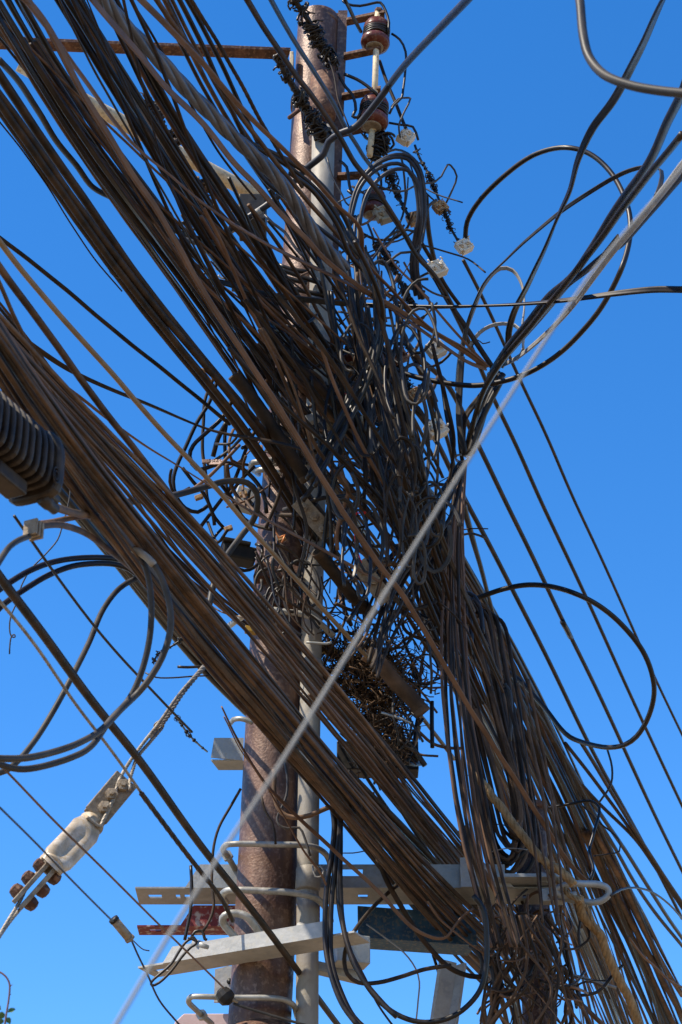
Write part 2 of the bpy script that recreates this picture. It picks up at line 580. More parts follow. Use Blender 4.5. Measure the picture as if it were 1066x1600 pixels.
# grey conduit strapped to the pole
cond = empty('conduit_pipe', (P(481, 1600, YP - .1)[0], YP - .1, 0), 'grey conduit pipe strapped upright along the right side of the rusty pole', 'pipe')
cp = [P(480, 1600, YP - .08), P(481.5, 1300, YP - .09), P(487, 1000, YP - .1), P(494, 700, YP - .13), P(501, 450, YP - .17), P(505.5, 204, YP - .2)]
cp = [np.array([cp[0][0] - .02, YP - .08, 0])] + cp
rads = [px2m(17.5, YP, 1500)] * 4 + [px2m(17, YP, 700), px2m(17, YP, 450), px2m(17.5, YP, 204)]
sp = spline(np.c_[np.array(cp), np.array(rads)], .15)
MB().tube(sp[:, :3], sp[:, 3], 28).build('tube', M['pvc'], cond)
for yy, xx in ((540, 498), (1050, 486.5), (1375, 481)):
    c = P(xx, yy, YP - .1 - (.04 if yy < 800 else 0))
    MB().lathe(c - np.array([0, 0, .05]), (.03, 0, 1), [(0, rads[0] * 1.0), (.005, rads[0] * 1.13), (.1, rads[0] * 1.13), (.105, rads[0])], 28).build('coupling', M['pvc'], cond)


# L-angle arms -------------------------------------------------------------
def angle_arm(name, label, x0, x1, y, Y0, Y1, hv, hd, m, v0=None, v1=None, slots=(), slot_v=(), y1=None, cat='crossarm', t=.008):
    """steel angle: upright front leg hv tall, flat leg hd deep running backwards; front leg only between v0..v1 (survey columns)"""
    y1 = y if y1 is None else y1
    a, b = P(x0, y, Y0), P(x1, y1, Y1)
    ex = b - a
    Ln = np.linalg.norm(ex)
    ex = ex / Ln
    ez = np.array([0, 0, 1.0]) - ex * ex[2]
    ez /= np.linalg.norm(ez)
    ey = np.cross(ez, ex)
    root = empty(name, a, label, cat)

    def sheet(poly, holes, o, ax, ay, n, t, nm):
        # sheet with slotted holes: cut by boolean-free strips
        xs = sorted(set([poly[0], poly[1]] + [h for s_ in holes for h in (s_[0], s_[1])]))
        mb = MB()
        for i in range(len(xs) - 1):
            u0, u1 = xs[i], xs[i + 1]
            hs_ = [s_ for s_ in holes if s_[0] <= u0 + 1e-9 and s_[1] >= u1 - 1e-9]
            bands = [(poly[2], poly[3])] if not hs_ else [(poly[2], hs_[0][2]), (hs_[0][3], poly[3])]
            for (q0, q1) in bands:
                mb.prism([(u0, q0), (u1, q0), (u1, q1), (u0, q1)], o, ax, ay, n, 0, t)
        return mb.build(nm, m, root)
    fx = lambda x: (x - x0) / (x1 - x0) * Ln
    hol = [(fx(s0), fx(s1), hd * .42, hd * .62) for s0, s1 in slots]
    sheet((0, Ln, t + .001, hd), hol, a, ex, ey, ez, t, 'flat_leg')
    u0, u1 = fx(v0 if v0 is not None else x0), fx(v1 if v1 is not None else x1)
    hol = [(fx(s0), fx(s1), hv * .5, hv * .8) for s0, s1 in slot_v]
    sheet((u0 + hv * .4, u1, 0, hv), hol, a, ex, ez, ey, t, 'upright_leg')
    if v0 is not None:
        MB().prism([(u0 - .02, 0), (u0 + hv * .4 - .0005, 0), (u0 + hv * .4 - .0005, hv)], a, ex, ez, ey, 0, t).build('sloped_end', m, root)
    return root, ex, ey, ez


arm1, ex, ey, ez = angle_arm('crossarm', 'galvanised grey angle crossarm with slotted holes carrying the eye hook', 211, 864, 1387, 8.98, 8.98, .112, .23, M['galv'],
                             v0=296, v1=790, slots=((229, 250), (272, 279), (286, 300), (560, 575), (820, 826)), slot_v=((510, 567),))
MB().box(P(825, 1382, 8.97) + np.array([0, 0, .012]), ex, ey, ez, .15, .09, .009).build('end_plate', M['galv'], arm1, bevel=.002)
for (x, y) in ((849, 1381),):
    c = P(x, y, 8.95)
    mb = MB().lathe(c, (0, 0, 1), [(0, .026), (.008, .028), (.012, .02), (.013, .02), (.045, .02), (.05, .012)], 6, False)
    mb.build('bolt', M['galv'], arm1)
# white bracket plate welded at the right on top of the arm
pw = P(720, 1387, 8.965)
MB().prism([(0, .0), (.24, .0), (.2, .05), (.03, .14), (0, .14)], pw, ex, ez, ey, -.012, -.002).build('gusset_plate', M['whitep'], arm1)

eye = empty('eye_hook', P(880, 1396, 8.9), 'grey forged steel eye hook at the right end of the galvanised crossarm', 'hook')
mb = MB()
loop = path('Z 856,1404 882,1404 905,1408 928,1410 942,1406 951,1397 949,1388 936,1382 915,1381 893,1381 878,1385 868,1391 872,1397 884,1399 900,1398')
lp = spline(loop, 3)
lw, _ = to_world(lp, d=(8.93, 8.9, 8.86, 8.84, 8.88))
mb.tube(lw, px2m(5.3, 8.9, 1400), 12)
mb.build('eye', M['galv'], eye)
MB().box(P(862, 1401, 8.93), ex, ey, ez, .055, .03, .032).build('shank', M['galv'], eye, bevel=.006)

arm2, e2x, e2y, e2z = angle_arm('crossarm', 'chalky white angle crossarm sloping up past the front of the rusty pole', 214, 552, 1512, 8.75, 8.27, .068, .16, M['whitep'], v0=262, v1=520,
                                slots=((228, 247),), y1=1456)
arm3, _, _, _ = angle_arm('crossarm', 'chipped red angle crossarm behind the left of the rusty pole', 214, 520, 1447, 9.15, 9.15, .10, .13, M['redp'], v0=288, v1=500, slots=((232, 250), (266, 273)))
arm4, _, _, _ = angle_arm('crossarm', 'chipped blue angle crossarm running right behind the black loops', 540, 745, 1463, 9.16, 9.3, .15, .16, M['bluep'], y1=1477)
for x in (316, 480):
    c = P(x, 1478 - (x - 316) * .16, 8.62 - (x - 316) * .0012)
    d_ = np.array([.75, -.35, -.35])
    MB().tube([c - d_ * .05, c + d_ * .05], .02, 12).build('bolt', M['rod'], arm2)

# box end bracket under white arm
br = empty('bracket_box', P(552, 1490, 8.75), 'grey sheet steel bracket box under the right end of the white crossarm', 'bracket')
MB().box(P(548, 1487, 8.72), (1, .3, 0), (-.3, 1, 0), (0, 0, 1), .075, .05, .062).build('box', M['galv'], br, bevel=.004)
MB().box(P(520, 1518, 8.8), (1, .3, -.15), (-.3, 1, 0), (0, 0, 1), .12, .03, .022).build('lower_flange', M['galv'], br, bevel=.003)

# painted plates behind the pole foot
wb = empty('plate', P(348, 1535, 9.05), 'bright white metal plate with a hole behind the left of the pole', 'plate')
MB().prism([(-.036, -.09), (.05, -.09), (.05, .075), (.02, .075), (-.036, .06)], P(348, 1535, 9.02), (1, 0, 0), (0, 0, 1), (0, 1, 0), 0, .012).build('sheet', M['whitep'], wb)
MB().lathe(P(359, 1533, 9.015), (0, 1, 0), [(0, .014), (.004, .014)], 16).build('hole_dark', M['blackp'], wb)  # black disc laid on the sheet, painting the dark of the hole
pp = MB()
pp.prism([(-.1, -.12), (.2, -.12), (.2, .03), (-.06, .03), (-.1, -.01)], P(308, 1594, 9.05), (1, 0, 0), (0, 0, 1), (0, 1, 0), 0, .02)
tag(pp.build('plate', M['pinkp'], bevel=.004), 'faded pink painted plate behind the lowest U bolt', 'plate')
# tapered grey plate with hole on the upper left of the pole
tp = empty('plate', P(355, 1175, 8.85), 'pale grey bent plate holding a black wire end left of the pole', 'plate')
o_ = P(330, 1176, 8.85)
MB().prism([(0, -.022), (.15, -.04), (.15, .075), (.012, .075)], o_, (1, 0, 0), (0, 0, 1), (0, 1, 0), 0, .008).build('upright_sheet', M['galv'], tp)
MB().prism([(.0, 0), (.15, 0), (.15, .1), (.03, .1)], o_ + np.array([0, .009, -.03]), (1, 0, 0), (0, 1, -.06), (0, 0, 1), -.006, 0).build('flange_sheet', M['galv'], tp)
# dark channel behind the nest
tag(MB().box(P(590, 1187, 9.35), (1, 0, 0), (0, 1, 0), (0, 0, 1), .2, .06, .075).build('bracket_box', M['blackp'], bevel=.005), 'black box bracket in shade below the ragged nest', 'bracket')


def rod(label, s, w, dl, m='rod', name='u_bolt', cat='u-bolt', nuts=()):
    q = path(s)
    dd = np.array(dl)
    sp = spline(np.c_[q, dd[:, None] * 40], 4)
    pts = np.array([P(x, y, z / 40) for x, y, z in sp])
    mb = MB().tube(pts, px2m(w / 2, YP, sp[0][1]), 12)
    if not nuts:
        return tag(mb.build(name, M[m]), label, cat)
    root = empty(name, pts[0], label, cat)
    mb.build('rod', M[m], root)
    for i in nuts:
        c = pts[i]
        d_ = pts[min(i + 1, len(pts) - 1)] - pts[i - 1 if i > 0 else 0]
        MB().lathe(c, d_, [(-.012, px2m(w * .95, YP, 1400)), (.012, px2m(w * .95, YP, 1400))], 6, False).build('nut', M['rod'], root)
    return root


YF = 8.58
rod('grey U bolt round pole and conduit just above the galvanised crossarm', 'K 450,640 415,580 396,552 408,535 440,530 600,532 720,535 790,548 830,580 850,640', 9.5, [9.0, 8.82, 8.7, YF + .03, YF, YF, YF, YF + .05, 8.75, 9.0], nuts=(6,))
rod('thick grey U bolt round pole and conduit at the foot of the galvanised crossarm', 'K 410,775 393,745 405,728 440,722 560,725 700,735 780,755 820,790 845,850', 10.5, [8.85, 8.72, 8.62, YF, YF - .02, YF - .02, 8.6, 8.7, 8.95])
rod('bent grey hook bolt standing on the white crossarm', 'K 465,935 430,900 398,860 396,838 415,823 460,820 500,835 535,880 560,915', 12, [8.62, 8.6, 8.58, 8.56, 8.55, 8.55, 8.55, 8.58, 8.62], name='hook_bolt', cat='hook')
rod('lowest grey U bolt with a black clamp at its middle', 'K 350,1279 285,1222 252,1185 262,1168 300,1166 450,1170 600,1172 660,1182 692,1205 705,1250', 9, [9.0, 8.8, 8.66, 8.6, YF, YF, YF, 8.6, 8.65, 8.85], nuts=(5,))
rod('short grey rod behind the pole top of the lower bundle', 'K 425,30 440,12 470,8 500,16 520,24', 8, [8.75, 8.62, YF, YF, YF])
rod('pale grey U bolt, upper of two behind the lashed cables', 'R 566,312 540,285 550,262 600,252 740,238 835,240', 9.5, [8.8, 8.68, 8.62, YF, YF, YF])
rod('pale grey U bolt, lower of two behind the lashed cables', 'R 590,330 575,310 600,303 700,318 800,332 930,350', 9.5, [8.8, 8.65, 8.6, YF, YF, YF])
rod('grey pole band arched across the pole above the nest', 'H 80,605 130,570 225,540 300,548 400,565 450,595 510,650', 10, [8.85, 8.7, 8.6, YF, YF, YF, 8.65])

# top left flat bar with hooked end, cream tube
hb = empty('mounting_bar', P(455, 100, 8.75), 'flat dark steel arm with a bent end reaching left from the pole top', 'bar')
ba, bb = P(-30, 66, 8.3), P(452, 84, 8.72)
MB().box((ba + bb) / 2, bb - ba, np.cross(bb - ba, (0, 0, 1)), (0, 0, 1), np.linalg.norm(bb - ba) / 2, .04, .012).build('bar', M['rustd'], hb, bevel=.003)
MB().box(P(456, 101, 8.72), (1, 0, 0), (0, 1, 0), (0, 0, 1), .011, .04, .065).build('bent_end', M['cream'], hb, bevel=.004)
mb = MB().tube(spline(np.array([P(30, 100, 9.0), P(200, 196, 9.3), P(405, 308, 9.7)]), .2), px2m(12, 9.3, 200), 20)
tag(mb.build('street_light_tube', M['cream']), 'cream painted tube slanting behind the upper cable bundle', 'pipe')

# brace at the bottom
bz = MB()
q0, q1 = P(700, 1502, 9.2), P(682, 1625, 9.2)
bz.box((q0 + q1) / 2, q1 - q0, (1, .8, 0), np.cross(q1 - q0, (1, .8, 0)), np.linalg.norm(q1 - q0) / 2, .045, .012)
bz.box((q0 + q1) / 2 + np.array([.06, .05, 0]), q1 - q0, (.9, -1, 0), np.cross(q1 - q0, (.9, -1, 0)), np.linalg.norm(q1 - q0) / 2, .035, .008)
tag(bz.build('brace', M['whitep'], bevel=.002), 'pale painted steel brace slanting below the blue crossarm', 'brace')

# ---------------------------------------------------------------- insulator racks
rack = empty('insulator_rack', P(535, 150, 8.8), 'rusty upright rack with arms holding the brown spool insulators at the pole top', 'rack')
ra, rb = P(536, 18, 8.78), P(520, 430, 8.78)
MB().box((ra + rb) / 2, ra - rb, (1, 0, 0), (0, 1, 0), np.linalg.norm(ra - rb) / 2, px2m(7.5, 8.8, 200), .01).build('upright', M['rust'], rack)
MB().box((ra + rb) / 2 + np.array([-.03, .035, 0]), ra - rb, (0, 1, 0), (1, 0, 0), np.linalg.norm(ra - rb) / 2, .024, .006).build('upright_flange', M['rustd'], rack)
for s in ('N 540,165 830,105', 'N 520,430 800,372', 'N 505,735 800,680', 'N 500,1010 790,950', 'O 190,312 400,300', 'E 480,440 640,425'):
    q = path(s)
    a_, b_ = P(*q[0], 8.76), P(*q[1], 8.7)
    MB().box((a_ + b_) / 2, b_ - a_, (0, 1, 0), (0, 0, 1), np.linalg.norm(b_ - a_) / 2, .025, .011).build('arm', M['rustd'], rack, bevel=.003)
for s in ('N 775,95 745,990', 'N 735,980 715,1180'):
    q = path(s)
    MB().tube([P(*q[0], 8.7), P(*q[1], 8.7)], px2m(4.8, 8.7, 100), 12).build('rod', M['cream'], rack)
MB().lathe(P(592, 19, 8.7), (0, 0, 1), [(0, .024), (.02, .024), (.03, .012)], 6, False).build('nut', M['rustd'], rack)


def spool(px, py, Y, w, label, tilt=.1):
    R = px2m(w / 2, Y, py)
    c = P(px, py, Y)
    ax_ = np.array([tilt, 0, 1.0])
    H = R * 2.3
    pr = [(-H / 2, .3 * R), (-H / 2, .62 * R), (-H * .44, .92 * R), (-H * .34, R), (-H * .22, .97 * R), (-H * .14, .8 * R), (-H * .08, .74 * R), (0, .72 * R), (H * .08, .74 * R), (H * .13, .84 * R),
          (H * .2, .93 * R), (H * .24, .86 * R), (H * .3, .9 * R), (H * .34, .8 * R), (H * .42, .78 * R), (H * .46, .6 * R), (H * .5, .3 * R)]
    o = empty('spool_insulator', c - ax_ * H / 2, label, 'insulator', 'spool insulators on the rack')
    MB().lathe(c, ax_, pr, 32).build('body', M['glaze'], o)
    MB().lathe(c - ax_ * (H / 2 + .006), ax_, [(0, .4 * R), (.002, .6 * R), (.012, .6 * R), (.013, .4 * R)], 28).build('washer', M['dusty'], o)
    mb = MB()
    for i in range(4):
        t = np.linspace(0, 2 * math.pi, 30)
        z = -H * .12 + i * H * .075
        mb.tube([c + ax_ * (z + .004 * math.sin(3 * q + i)) + np.array([math.cos(q), math.sin(q), 0]) * R * .86 for q in t], .007, 6)
    mb.build('binding_wire', M['blk'], o)
    return o


spool(588, 54, 8.7, 46, 'brown spool insulator at the very top of the rack')
spool(584, 176, 8.68, 50, 'brown spool insulator with stacked wire turns below the topmost one')
spool(584, 318, 8.8, 40, 'rusty brown spool insulator behind the ring of coiled cables')
spool(556, 552, 8.85, 40, 'dark brown spool insulator deep in the tangle above the crossing arm')


# ---------------------------------------------------------------- clamps with bolts
def bolt_clamp(label, x0, y0, x1, y1, Y, w, m='dusty', nb=3, name='bolt_clamp', thick=.5):
    a, b = P(x0, y0, Y), P(x1, y1, Y + .05)
    ex = b - a
    L = np.linalg.norm(ex)
    ex /= L
    view = (a + b) / 2 - CAM
    view /= np.linalg.norm(view)
    ey = np.cross(ex, view)
    ey /= np.linalg.norm(ey)
    en = np.cross(ey, ex)
    if en.dot(view) > 0:
        en = -en
    hw = px2m(w / 2, Y, y0)
    o = empty(name, (a + b) / 2, label, 'clamp')
    c = (a + b) / 2
    MB().box(c + en * hw * .3, ex, ey, en, L / 2, hw, hw * .16).build('front_plate', M[m], o, bevel=hw * .08)
    mb = MB().box(c - en * hw * .35, ex, ey, en, L / 2 * .96, hw * .94, hw * .2)
    mb.box(c - en * hw * .02 + ey * hw * .45, ex, ey, en, L / 2 * .9, hw * .18, hw * .2)
    mb.build('rear_plate', M[m], o, bevel=hw * .08)
    for i in range(nb):
        q = c + ex * L * ((i + .5) / nb - .5) * .9 + ey * hw * (.12 if i % 2 else -.12) + en * hw * .46
        mb = MB().lathe(q, en + ey * .25, [(0, hw * .5), (hw * .36, hw * .5), (hw * .38, hw * .36), (hw * .39, hw * .27), (hw * .6, hw * .25)], 6, False)
        mb.build('bolt', M[m], o)
    return o, ex, ey, en


def guy_insulator():
    bolt_clamp('dusty three bolt guy clamp above the white porcelain insulator', 148, 1277, 196, 1220, 6.6, 42)
    # porcelain strain insulator
    a, b = P(80, 1352, 6.44), P(143, 1287, 6.6)
    ex = b - a
    L = np.linalg.norm(ex)
    ex /= L
    view = (a + b) / 2 - CAM
    view /= np.linalg.norm(view)
    ey = np.cross(ex, view)
    ey /= np.linalg.norm(ey)
    en = -view
    R = px2m(27.5, 6.55, 1320)
    # eight sided barrel with a deep wire groove facing the camera and a bore at each end
    nS, nA = 40, 48
    vs, fs = [], []
    for i in range(nS):
        s = i / (nS - 1)
        for j in range(nA):
            th = 2 * math.pi * j / nA
            sq = (abs(math.cos(th)) ** 4 + abs(math.sin(th)) ** 4) ** (-1 / 4)
            rr_ = R * min(1.0, .72 + .28 * min(1, 5.2 * min(s, 1 - s) + .12)) * (.72 + .28 * sq) * .95
            ca = math.cos(th)        # th = 0 towards the camera
            g1 = math.exp(-((th if th < math.pi else th - 2 * math.pi) / .42) ** 2) * max(0, min(1, (s - .1) * 5)) * max(0, min(1, (.92 - s) * 5))
            th2 = (th - math.pi / 2 - .25)
            g2 = math.exp(-(((th2 + math.pi) % (2 * math.pi) - math.pi) / .4) ** 2) * max(0, min(1, (.85 - s) * 4)) * max(0, min(1, (s - .05) * 5))
            rr_ *= 1 - .42 * g1 - .4 * g2
            vs.append(a + ex * L * s + (en * math.cos(th) + ey * math.sin(th)) * rr_)
    for i in range(nS - 1):
        for j in range(nA):
            fs.append((i * nA + j, i * nA + (j + 1) % nA, (i + 1) * nA + (j + 1) % nA, (i + 1) * nA + j))
    o = empty('strain_insulator', (a + b) / 2, 'white porcelain egg strain insulator hung in the guy wire', 'insulator')
    mb = MB()
    mb.add(vs, fs)
    mb.lathe(a, ex, [(0.012, R * .2), (0.0, R * .5), (-.004, R * .58), (.0, R * .78)], 40)
    mb.lathe(b, ex, [(0, R * .78), (.004, R * .5), (0, R * .2)], 40)
    mb.build('body', M['porc'], o)
    MB().lathe(a - ex * .0045, ex, [(0, R * .5), (.001, R * .5)], 36).build('bore', M['dusty'], o)
    # lower clamp seen edge on: two plates with bolt heads either side
    a, b = P(27, 1414, 6.42), P(84, 1350, 6.46)
    ex = b - a
    L = np.linalg.norm(ex)
    ex /= L
    ey = np.cross(ex, view)
    ey /= np.linalg.norm(ey)
    en = -view
    c = (a + b) / 2
    hw = px2m(19, 6.5, 1380)
    o = empty('bolt_clamp', c, 'dusty three bolt guy clamp below the white porcelain insulator, seen edge on', 'clamp')
    for s, nm in ((-.36, 'plate'), (.36, 'plate')):
        MB().box(c + ey * hw * s, ex, ey, en, L / 2 * 1.02, hw * .2, hw * .95).build(nm, M['dusty'], o, bevel=hw * .07)
    for i in range(3):
        q = c + ex * L * ((i + .5) / 3 - .5) * .95
        for s in (-1, 1):
            MB().lathe(q + ey * hw * .56 * s - en * hw * .2, ey * s, [(0, hw * .62), (hw * .2, hw * .62), (hw * .62, hw * .5), (hw * .75, hw * .2)], 6, False).build('bolt', M['rustd'], o)


guy_insulator()
for lb, s, w, dd in (('guy wire strand running down out of the frame below the lower clamp', 'X -40,1440 10,1340 70,1240 150,1110 205,1000 330,830 410,740 480,660 545,570', 6, (6.3, 6.6)),
                     ('short tail of guy wire doubled beside the strand under the lower clamp', 'X -20,1400 40,1310 100,1230 150,1170 190,1110', 6, (6.32, 6.45)),
                     ('guy wire strand between upper clamp and lower bundle', 'X 660,470 760,540 775,510 860,330 900,200 945,110 Z 203,1190 225,1160 247,1132 280,1085 318,1042', 6, (6.55, 6.62, 6.9, 7.6)),
                     ('second strand of the guy wire folded back beside it near the upper clamp', 'X 985,260 985,190 1010,100 Z 214,1185 236,1158 253,1138', 6, (6.6, 6.9))):
    cable(lb, s, w, 'strand', d=dd, prof='strand', name='guy_wire', k=1, wob=0)
cable('spiral wrapped grip around the guy wire close under the cable bundle', 'Z 236,1150 258,1124 285,1083 319,1042', 9, 'strand', d=(6.95, 7.58), k=.998, prof='twisted', n=4, twist=40, name='guy_grip', wob=0)
q = MB()
for i in range(4):
    c = P(247 + i, 1135 + 2 * i - 4, 6.98)
    t = np.linspace(0, 6.3, 16)
    q.tube([c + (np.array([.7, 0, .7]) * math.cos(u) * .0 + np.array([.8, 0, .5]) * math.cos(u) + np.array([0, 1, 0]) * math.sin(u)) * .017 for u in t], .0035, 6)
tag(q.build('wire_tie', M['strand']), 'small wire seizing where the two guy strands meet', 'wire tie')

bolt_clamp('beige three bolt clamp in the tangle below the shiny black cables', 466, 782, 516, 838, 8.15, 27, 'dusty')
bolt_clamp('dusty beige clamp where the red wire ends among the bundle', 560, 880, 606, 940, 8.25, 26, 'dusty')


def drop_clamp(label, px, py, ang, s, Y, m='bone'):
    rng = random.Random(int(px * 31 + py))
    c = P(px, py, Y)
    ca, sa = math.cos(RAD(ang)), math.sin(RAD(ang))
    ex = np.array([ca, .15, sa])
    ez = np.array([-sa, .1, ca])
    ey = np.cross(ez, ex)
    h = px2m(s / 2, Y, py)
    o = empty('wire_clamp', c, label, 'clamp', 'wire clamps along the drop wires')
    mb = MB().box(c, ex, ey, ez, h * .62, h * .5, h * .95)
    mb.box(c + ex * h * .72 + ez * h * .1, ex, ey, ez, h * .16, h * .62, h * .8)
    mb.box(c - ex * h * .7 - ez * h * .15, ex, ey, ez, h * .14, h * .55, h * .75)
    mb.build('jaws', M[m], o, bevel=h * .1)
    for q in (-.45, .4):
        MB().lathe(c + ez * h * q - ey * h * .45, -ey + ex * .2, [(0, h * .3), (h * .3, h * .3), (h * .32, h * .16), (h * .6, h * .15)], 6, False).build('bolt', M[m], o)
    mb = MB()
    for i in range(9):
        p0 = c + ex * h * rng.uniform(-.8, .8) + ez * h * rng.uniform(-.9, 1.1) - ey * h * .5
        mb.tube([p0, p0 + np.array([rng.uniform(-1, 1), rng.uniform(-1, 0), rng.uniform(-.6, 1)]) * h * .35], h * .09, 5)
    mb.build('wire_ends', M[m], o)


drop_clamp('white clamp at the foot of the big black arching loop', 725, 385, -55, 25, 8.9)
drop_clamp('white clamp left of and below the one holding the arching loop', 683, 420, -60, 29, 8.7)
drop_clamp('small white clamp behind the brown flat cables', 681, 546, -55, 30, 8.55)
drop_clamp('bright white clamp right of the black keyhole tag', 681, 671, -55, 33, 8.55)
drop_clamp('corroded orange clamp on the topmost twisted wire', 688, 324, -55, 22, 8.9, 'orange')
drop_clamp('corroded orange clamp behind the ring of coiled cables', 647, 342, -70, 24, 8.95, 'orange')
drop_clamp('rusty clamp with bent grey wire above the bright white clamp', 651, 618, -55, 27, 8.6, 'orange')
drop_clamp('dark corroded clamp beside the end of the lower insulator arm', 622, 556, -60, 27, 8.9, 'rustd')
drop_clamp('grey white clamp hanging beside the second insulator', 634, 215, -35, 26, 8.8)
drop_clamp('long pale clamp hanging under the coiled cables', 600, 335, -62, 30, 8.75, 'beige')
drop_clamp('pale clamp beside the dark tangle under the insulator arm', 570, 585, -62, 24, 8.7)

# ================================================================ cables traced one by one
# ---- near, soft, faded brown ones
cable('long faded brown flat cable crossing the whole picture in front of everything', 'A 75,-30 110,0 210,130 310,320 370,430 450,560 540,710 640,850 750,1040 D 790,130 880,280 960,400 1066,560 E 180,560 300,740 400,900 500,1066 H 560,150 700,350 800,480 900,650 1066,930 M 350,150 480,350 620,560 690,625', 9, 'pnk', d=(4.4, 9.4), prof='flat', twist=.15)
cable('faded brown flat cable splitting off the long one at the top left', 'A 90,-20 210,130 300,260 400,400 520,560 600,640 720,740 850,850 1066,990 E 0,-105 120,-20 200,10 330,80 520,170 700,265 850,370 1066,520 F 250,550', 8.5, 'pnk', d=(4.4, 9.0), prof='flat', twist=.2)
cable('faded brown flat cable sagging from the top towards the tied knot', 'A 370,-20 460,90 560,200 700,370 850,520 960,660 1066,770 B 300,900 400,1000 480,1075 E 370,0 480,110 640,220 790,310 900,380 1066,485 F 130,510 250,545', 8.5, 'pnk', d=(4.6, 9.0), prof='flat', twist=.25)
cable('faded brown flat cable, uppermost of those sagging to the tied knot', 'A 570,-20 700,110 850,270 960,400 1066,510 B 300,620 400,720 520,850 620,950 E 640,90 760,230 900,370 1066,470 F 120,480 260,540', 8, 'pnk', d=(4.8, 9.0), prof='flat', twist=.2)
cable('faint thin pink brown wire from the coil to the right clamp', 'O 420,640 560,870 700,1010 800,1120 F 40,310 150,430 250,530', 4, 'pnk', d=(8.2, 9.0), prof='flat')
cable('brown cable beside the faded ones, merging behind the blue twisted cable', 'A 640,-20 760,160 900,330 1000,480 1066,570 B 140,520 240,640 330,760 460,900 560,1010 640,1120', 8, 'brn', k=.85)
cable('blurred pale grey cable falling diagonally close to the camera', 'Z 1090,220 1066,260 930,420 770,660 600,930 440,1190 290,1420 170,1620', 6.0, 'near', d=(2.0, 1.8), k=1, wob=0, sides=12)
# ---- upper right
cable('blurred brown cable hooked down then right in the top right corner', 'C 632,-30 640,0 655,150 680,240 740,310 850,355 950,375 1066,388 1120,392', 15, 'gry', d=(3.6, 3.4), k=1, wob=0, sides=12)
cable('black flat cable falling from the top right edge to the upper knot', 'C 1005,-40 985,0 920,150 840,310 770,430 690,540 640,650 600,790 550,900 480,1066 F 430,190 370,310 345,400 340,470 310,540', 12, 'blk', d=(5.2, 8.9), prof='flat', k=1)
cable('thick black cable from the right edge down to the upper knot', 'C 1090,330 1066,390 1000,520 920,690 820,830 700,1000 F 700,50 620,150 580,190 520,240 440,340 350,450 275,560', 13, 'blk', d=(5.4, 8.9), k=1)
cable('black cable doubled under the thick one, right of the small loops', 'C 1066,560 950,700 850,830 740,980 F 640,120 560,220 440,370 300,540 240,640 200,760 170,900', 10, 'blk', d=(5.6, 9.0), k=1)
cable('grey brown flat cable following the black ones to the upper knot', 'F 800,0 700,120 600,200 520,290 430,390 360,470 280,560 250,620', 8, 'gry', d=(6.6, 8.9), k=1, prof='flat')
cable('bright grey paired cable coming in at the right edge beside the black ones', 'C 1100,650 1066,690 920,880 780,1050 F 700,165 620,275 540,365 450,450 370,510 320,535', 9, 'lgt', d=(4.2, 8.9), k=1, prof='flat', twist=.3)
cable('dark cable hugging the bright grey pair at the right edge', 'C 1110,680 1066,735 940,880 800,1030 F 760,60 640,160 590,195', 9, 'drk', d=(4.6, 7.4), k=1)
cable('big black loop arching from the white clamp over to the right and back', 'C 163,1000 172,925 230,830 340,720 460,640 580,615 680,640 780,730 838,860 850,960 830,1066 F 820,120 770,230 680,360 560,480 450,555 330,600 200,620 0,600 E 900,590 780,560 700,515', 9, 'blk', d=(8.9, 8.2, 8.0, 8.5, 8.8), k=1)
cable('grey paired cable rising in an arc over the small loops to the right edge', 'F 150,930 140,850 135,650 150,480 175,350 210,260 260,170 340,90 445,0 C 430,980 550,890 700,790 850,710 930,695 980,710 975,770 955,820', 6.5, 'gry', d=(8.95, 8.6, 7.5, 6.6), k=1, prof='flat')
cable('pale grey flat cable bowed into the taller of two inner loops', 'F 130,640 145,480 190,320 240,200 310,132 360,140 400,200 412,280 400,380 405,470', 6.5, 'lgt', d=(8.95, 8.7), k=1, prof='flat')
cable('pale flat cable bowed into the small lower loop above the knot', 'F 170,480 220,400 290,365 370,370 405,410 400,480 380,510', 6, 'lgt', d=(8.9, 8.7), k=1, prof='flat')
cable('short broken wisp of wire left of the small loop', 'F 185,465 215,430 235,445 265,438', 2, 'drk', d=8.85, k=1, name='wire')
cable('black cable running level out of the tangle to the right edge', 'E -60,250 0,190 200,235 400,262 650,285 900,292 1066,290 F 400,280 600,262 800,235 950,220 1080,220', 9.5, 'blk', d=(7.6, 8.2, 7.6, 6.9), k=1, prof='flat')
cable('black cable from the insulator coil straight down to the upper knot', 'O 500,500 600,650 700,800 800,930 930,1148 F 40,200 200,430 285,560', 8.5, 'drk', d=(8.6, 8.9), k=1)
for i, s in enumerate(('F 300,560 270,620 220,720 190,800 165,910', 'F 280,560 240,650 200,700 160,760 150,900', 'F 320,570 270,660 230,780 190,900', 'F 150,500 140,650 140,800 160,910', 'F 310,600 265,690 205,830 180,910')):
    cable('black cable gathered between the upper knot and the lower tie', s, 10, ('blk', 'drk', 'blk', 'gry', 'blk')[i], d=(8.9, 9.0), k=1 - .008 * i, prof='flat' if i % 2 else 'round', group='cables between the two ties')


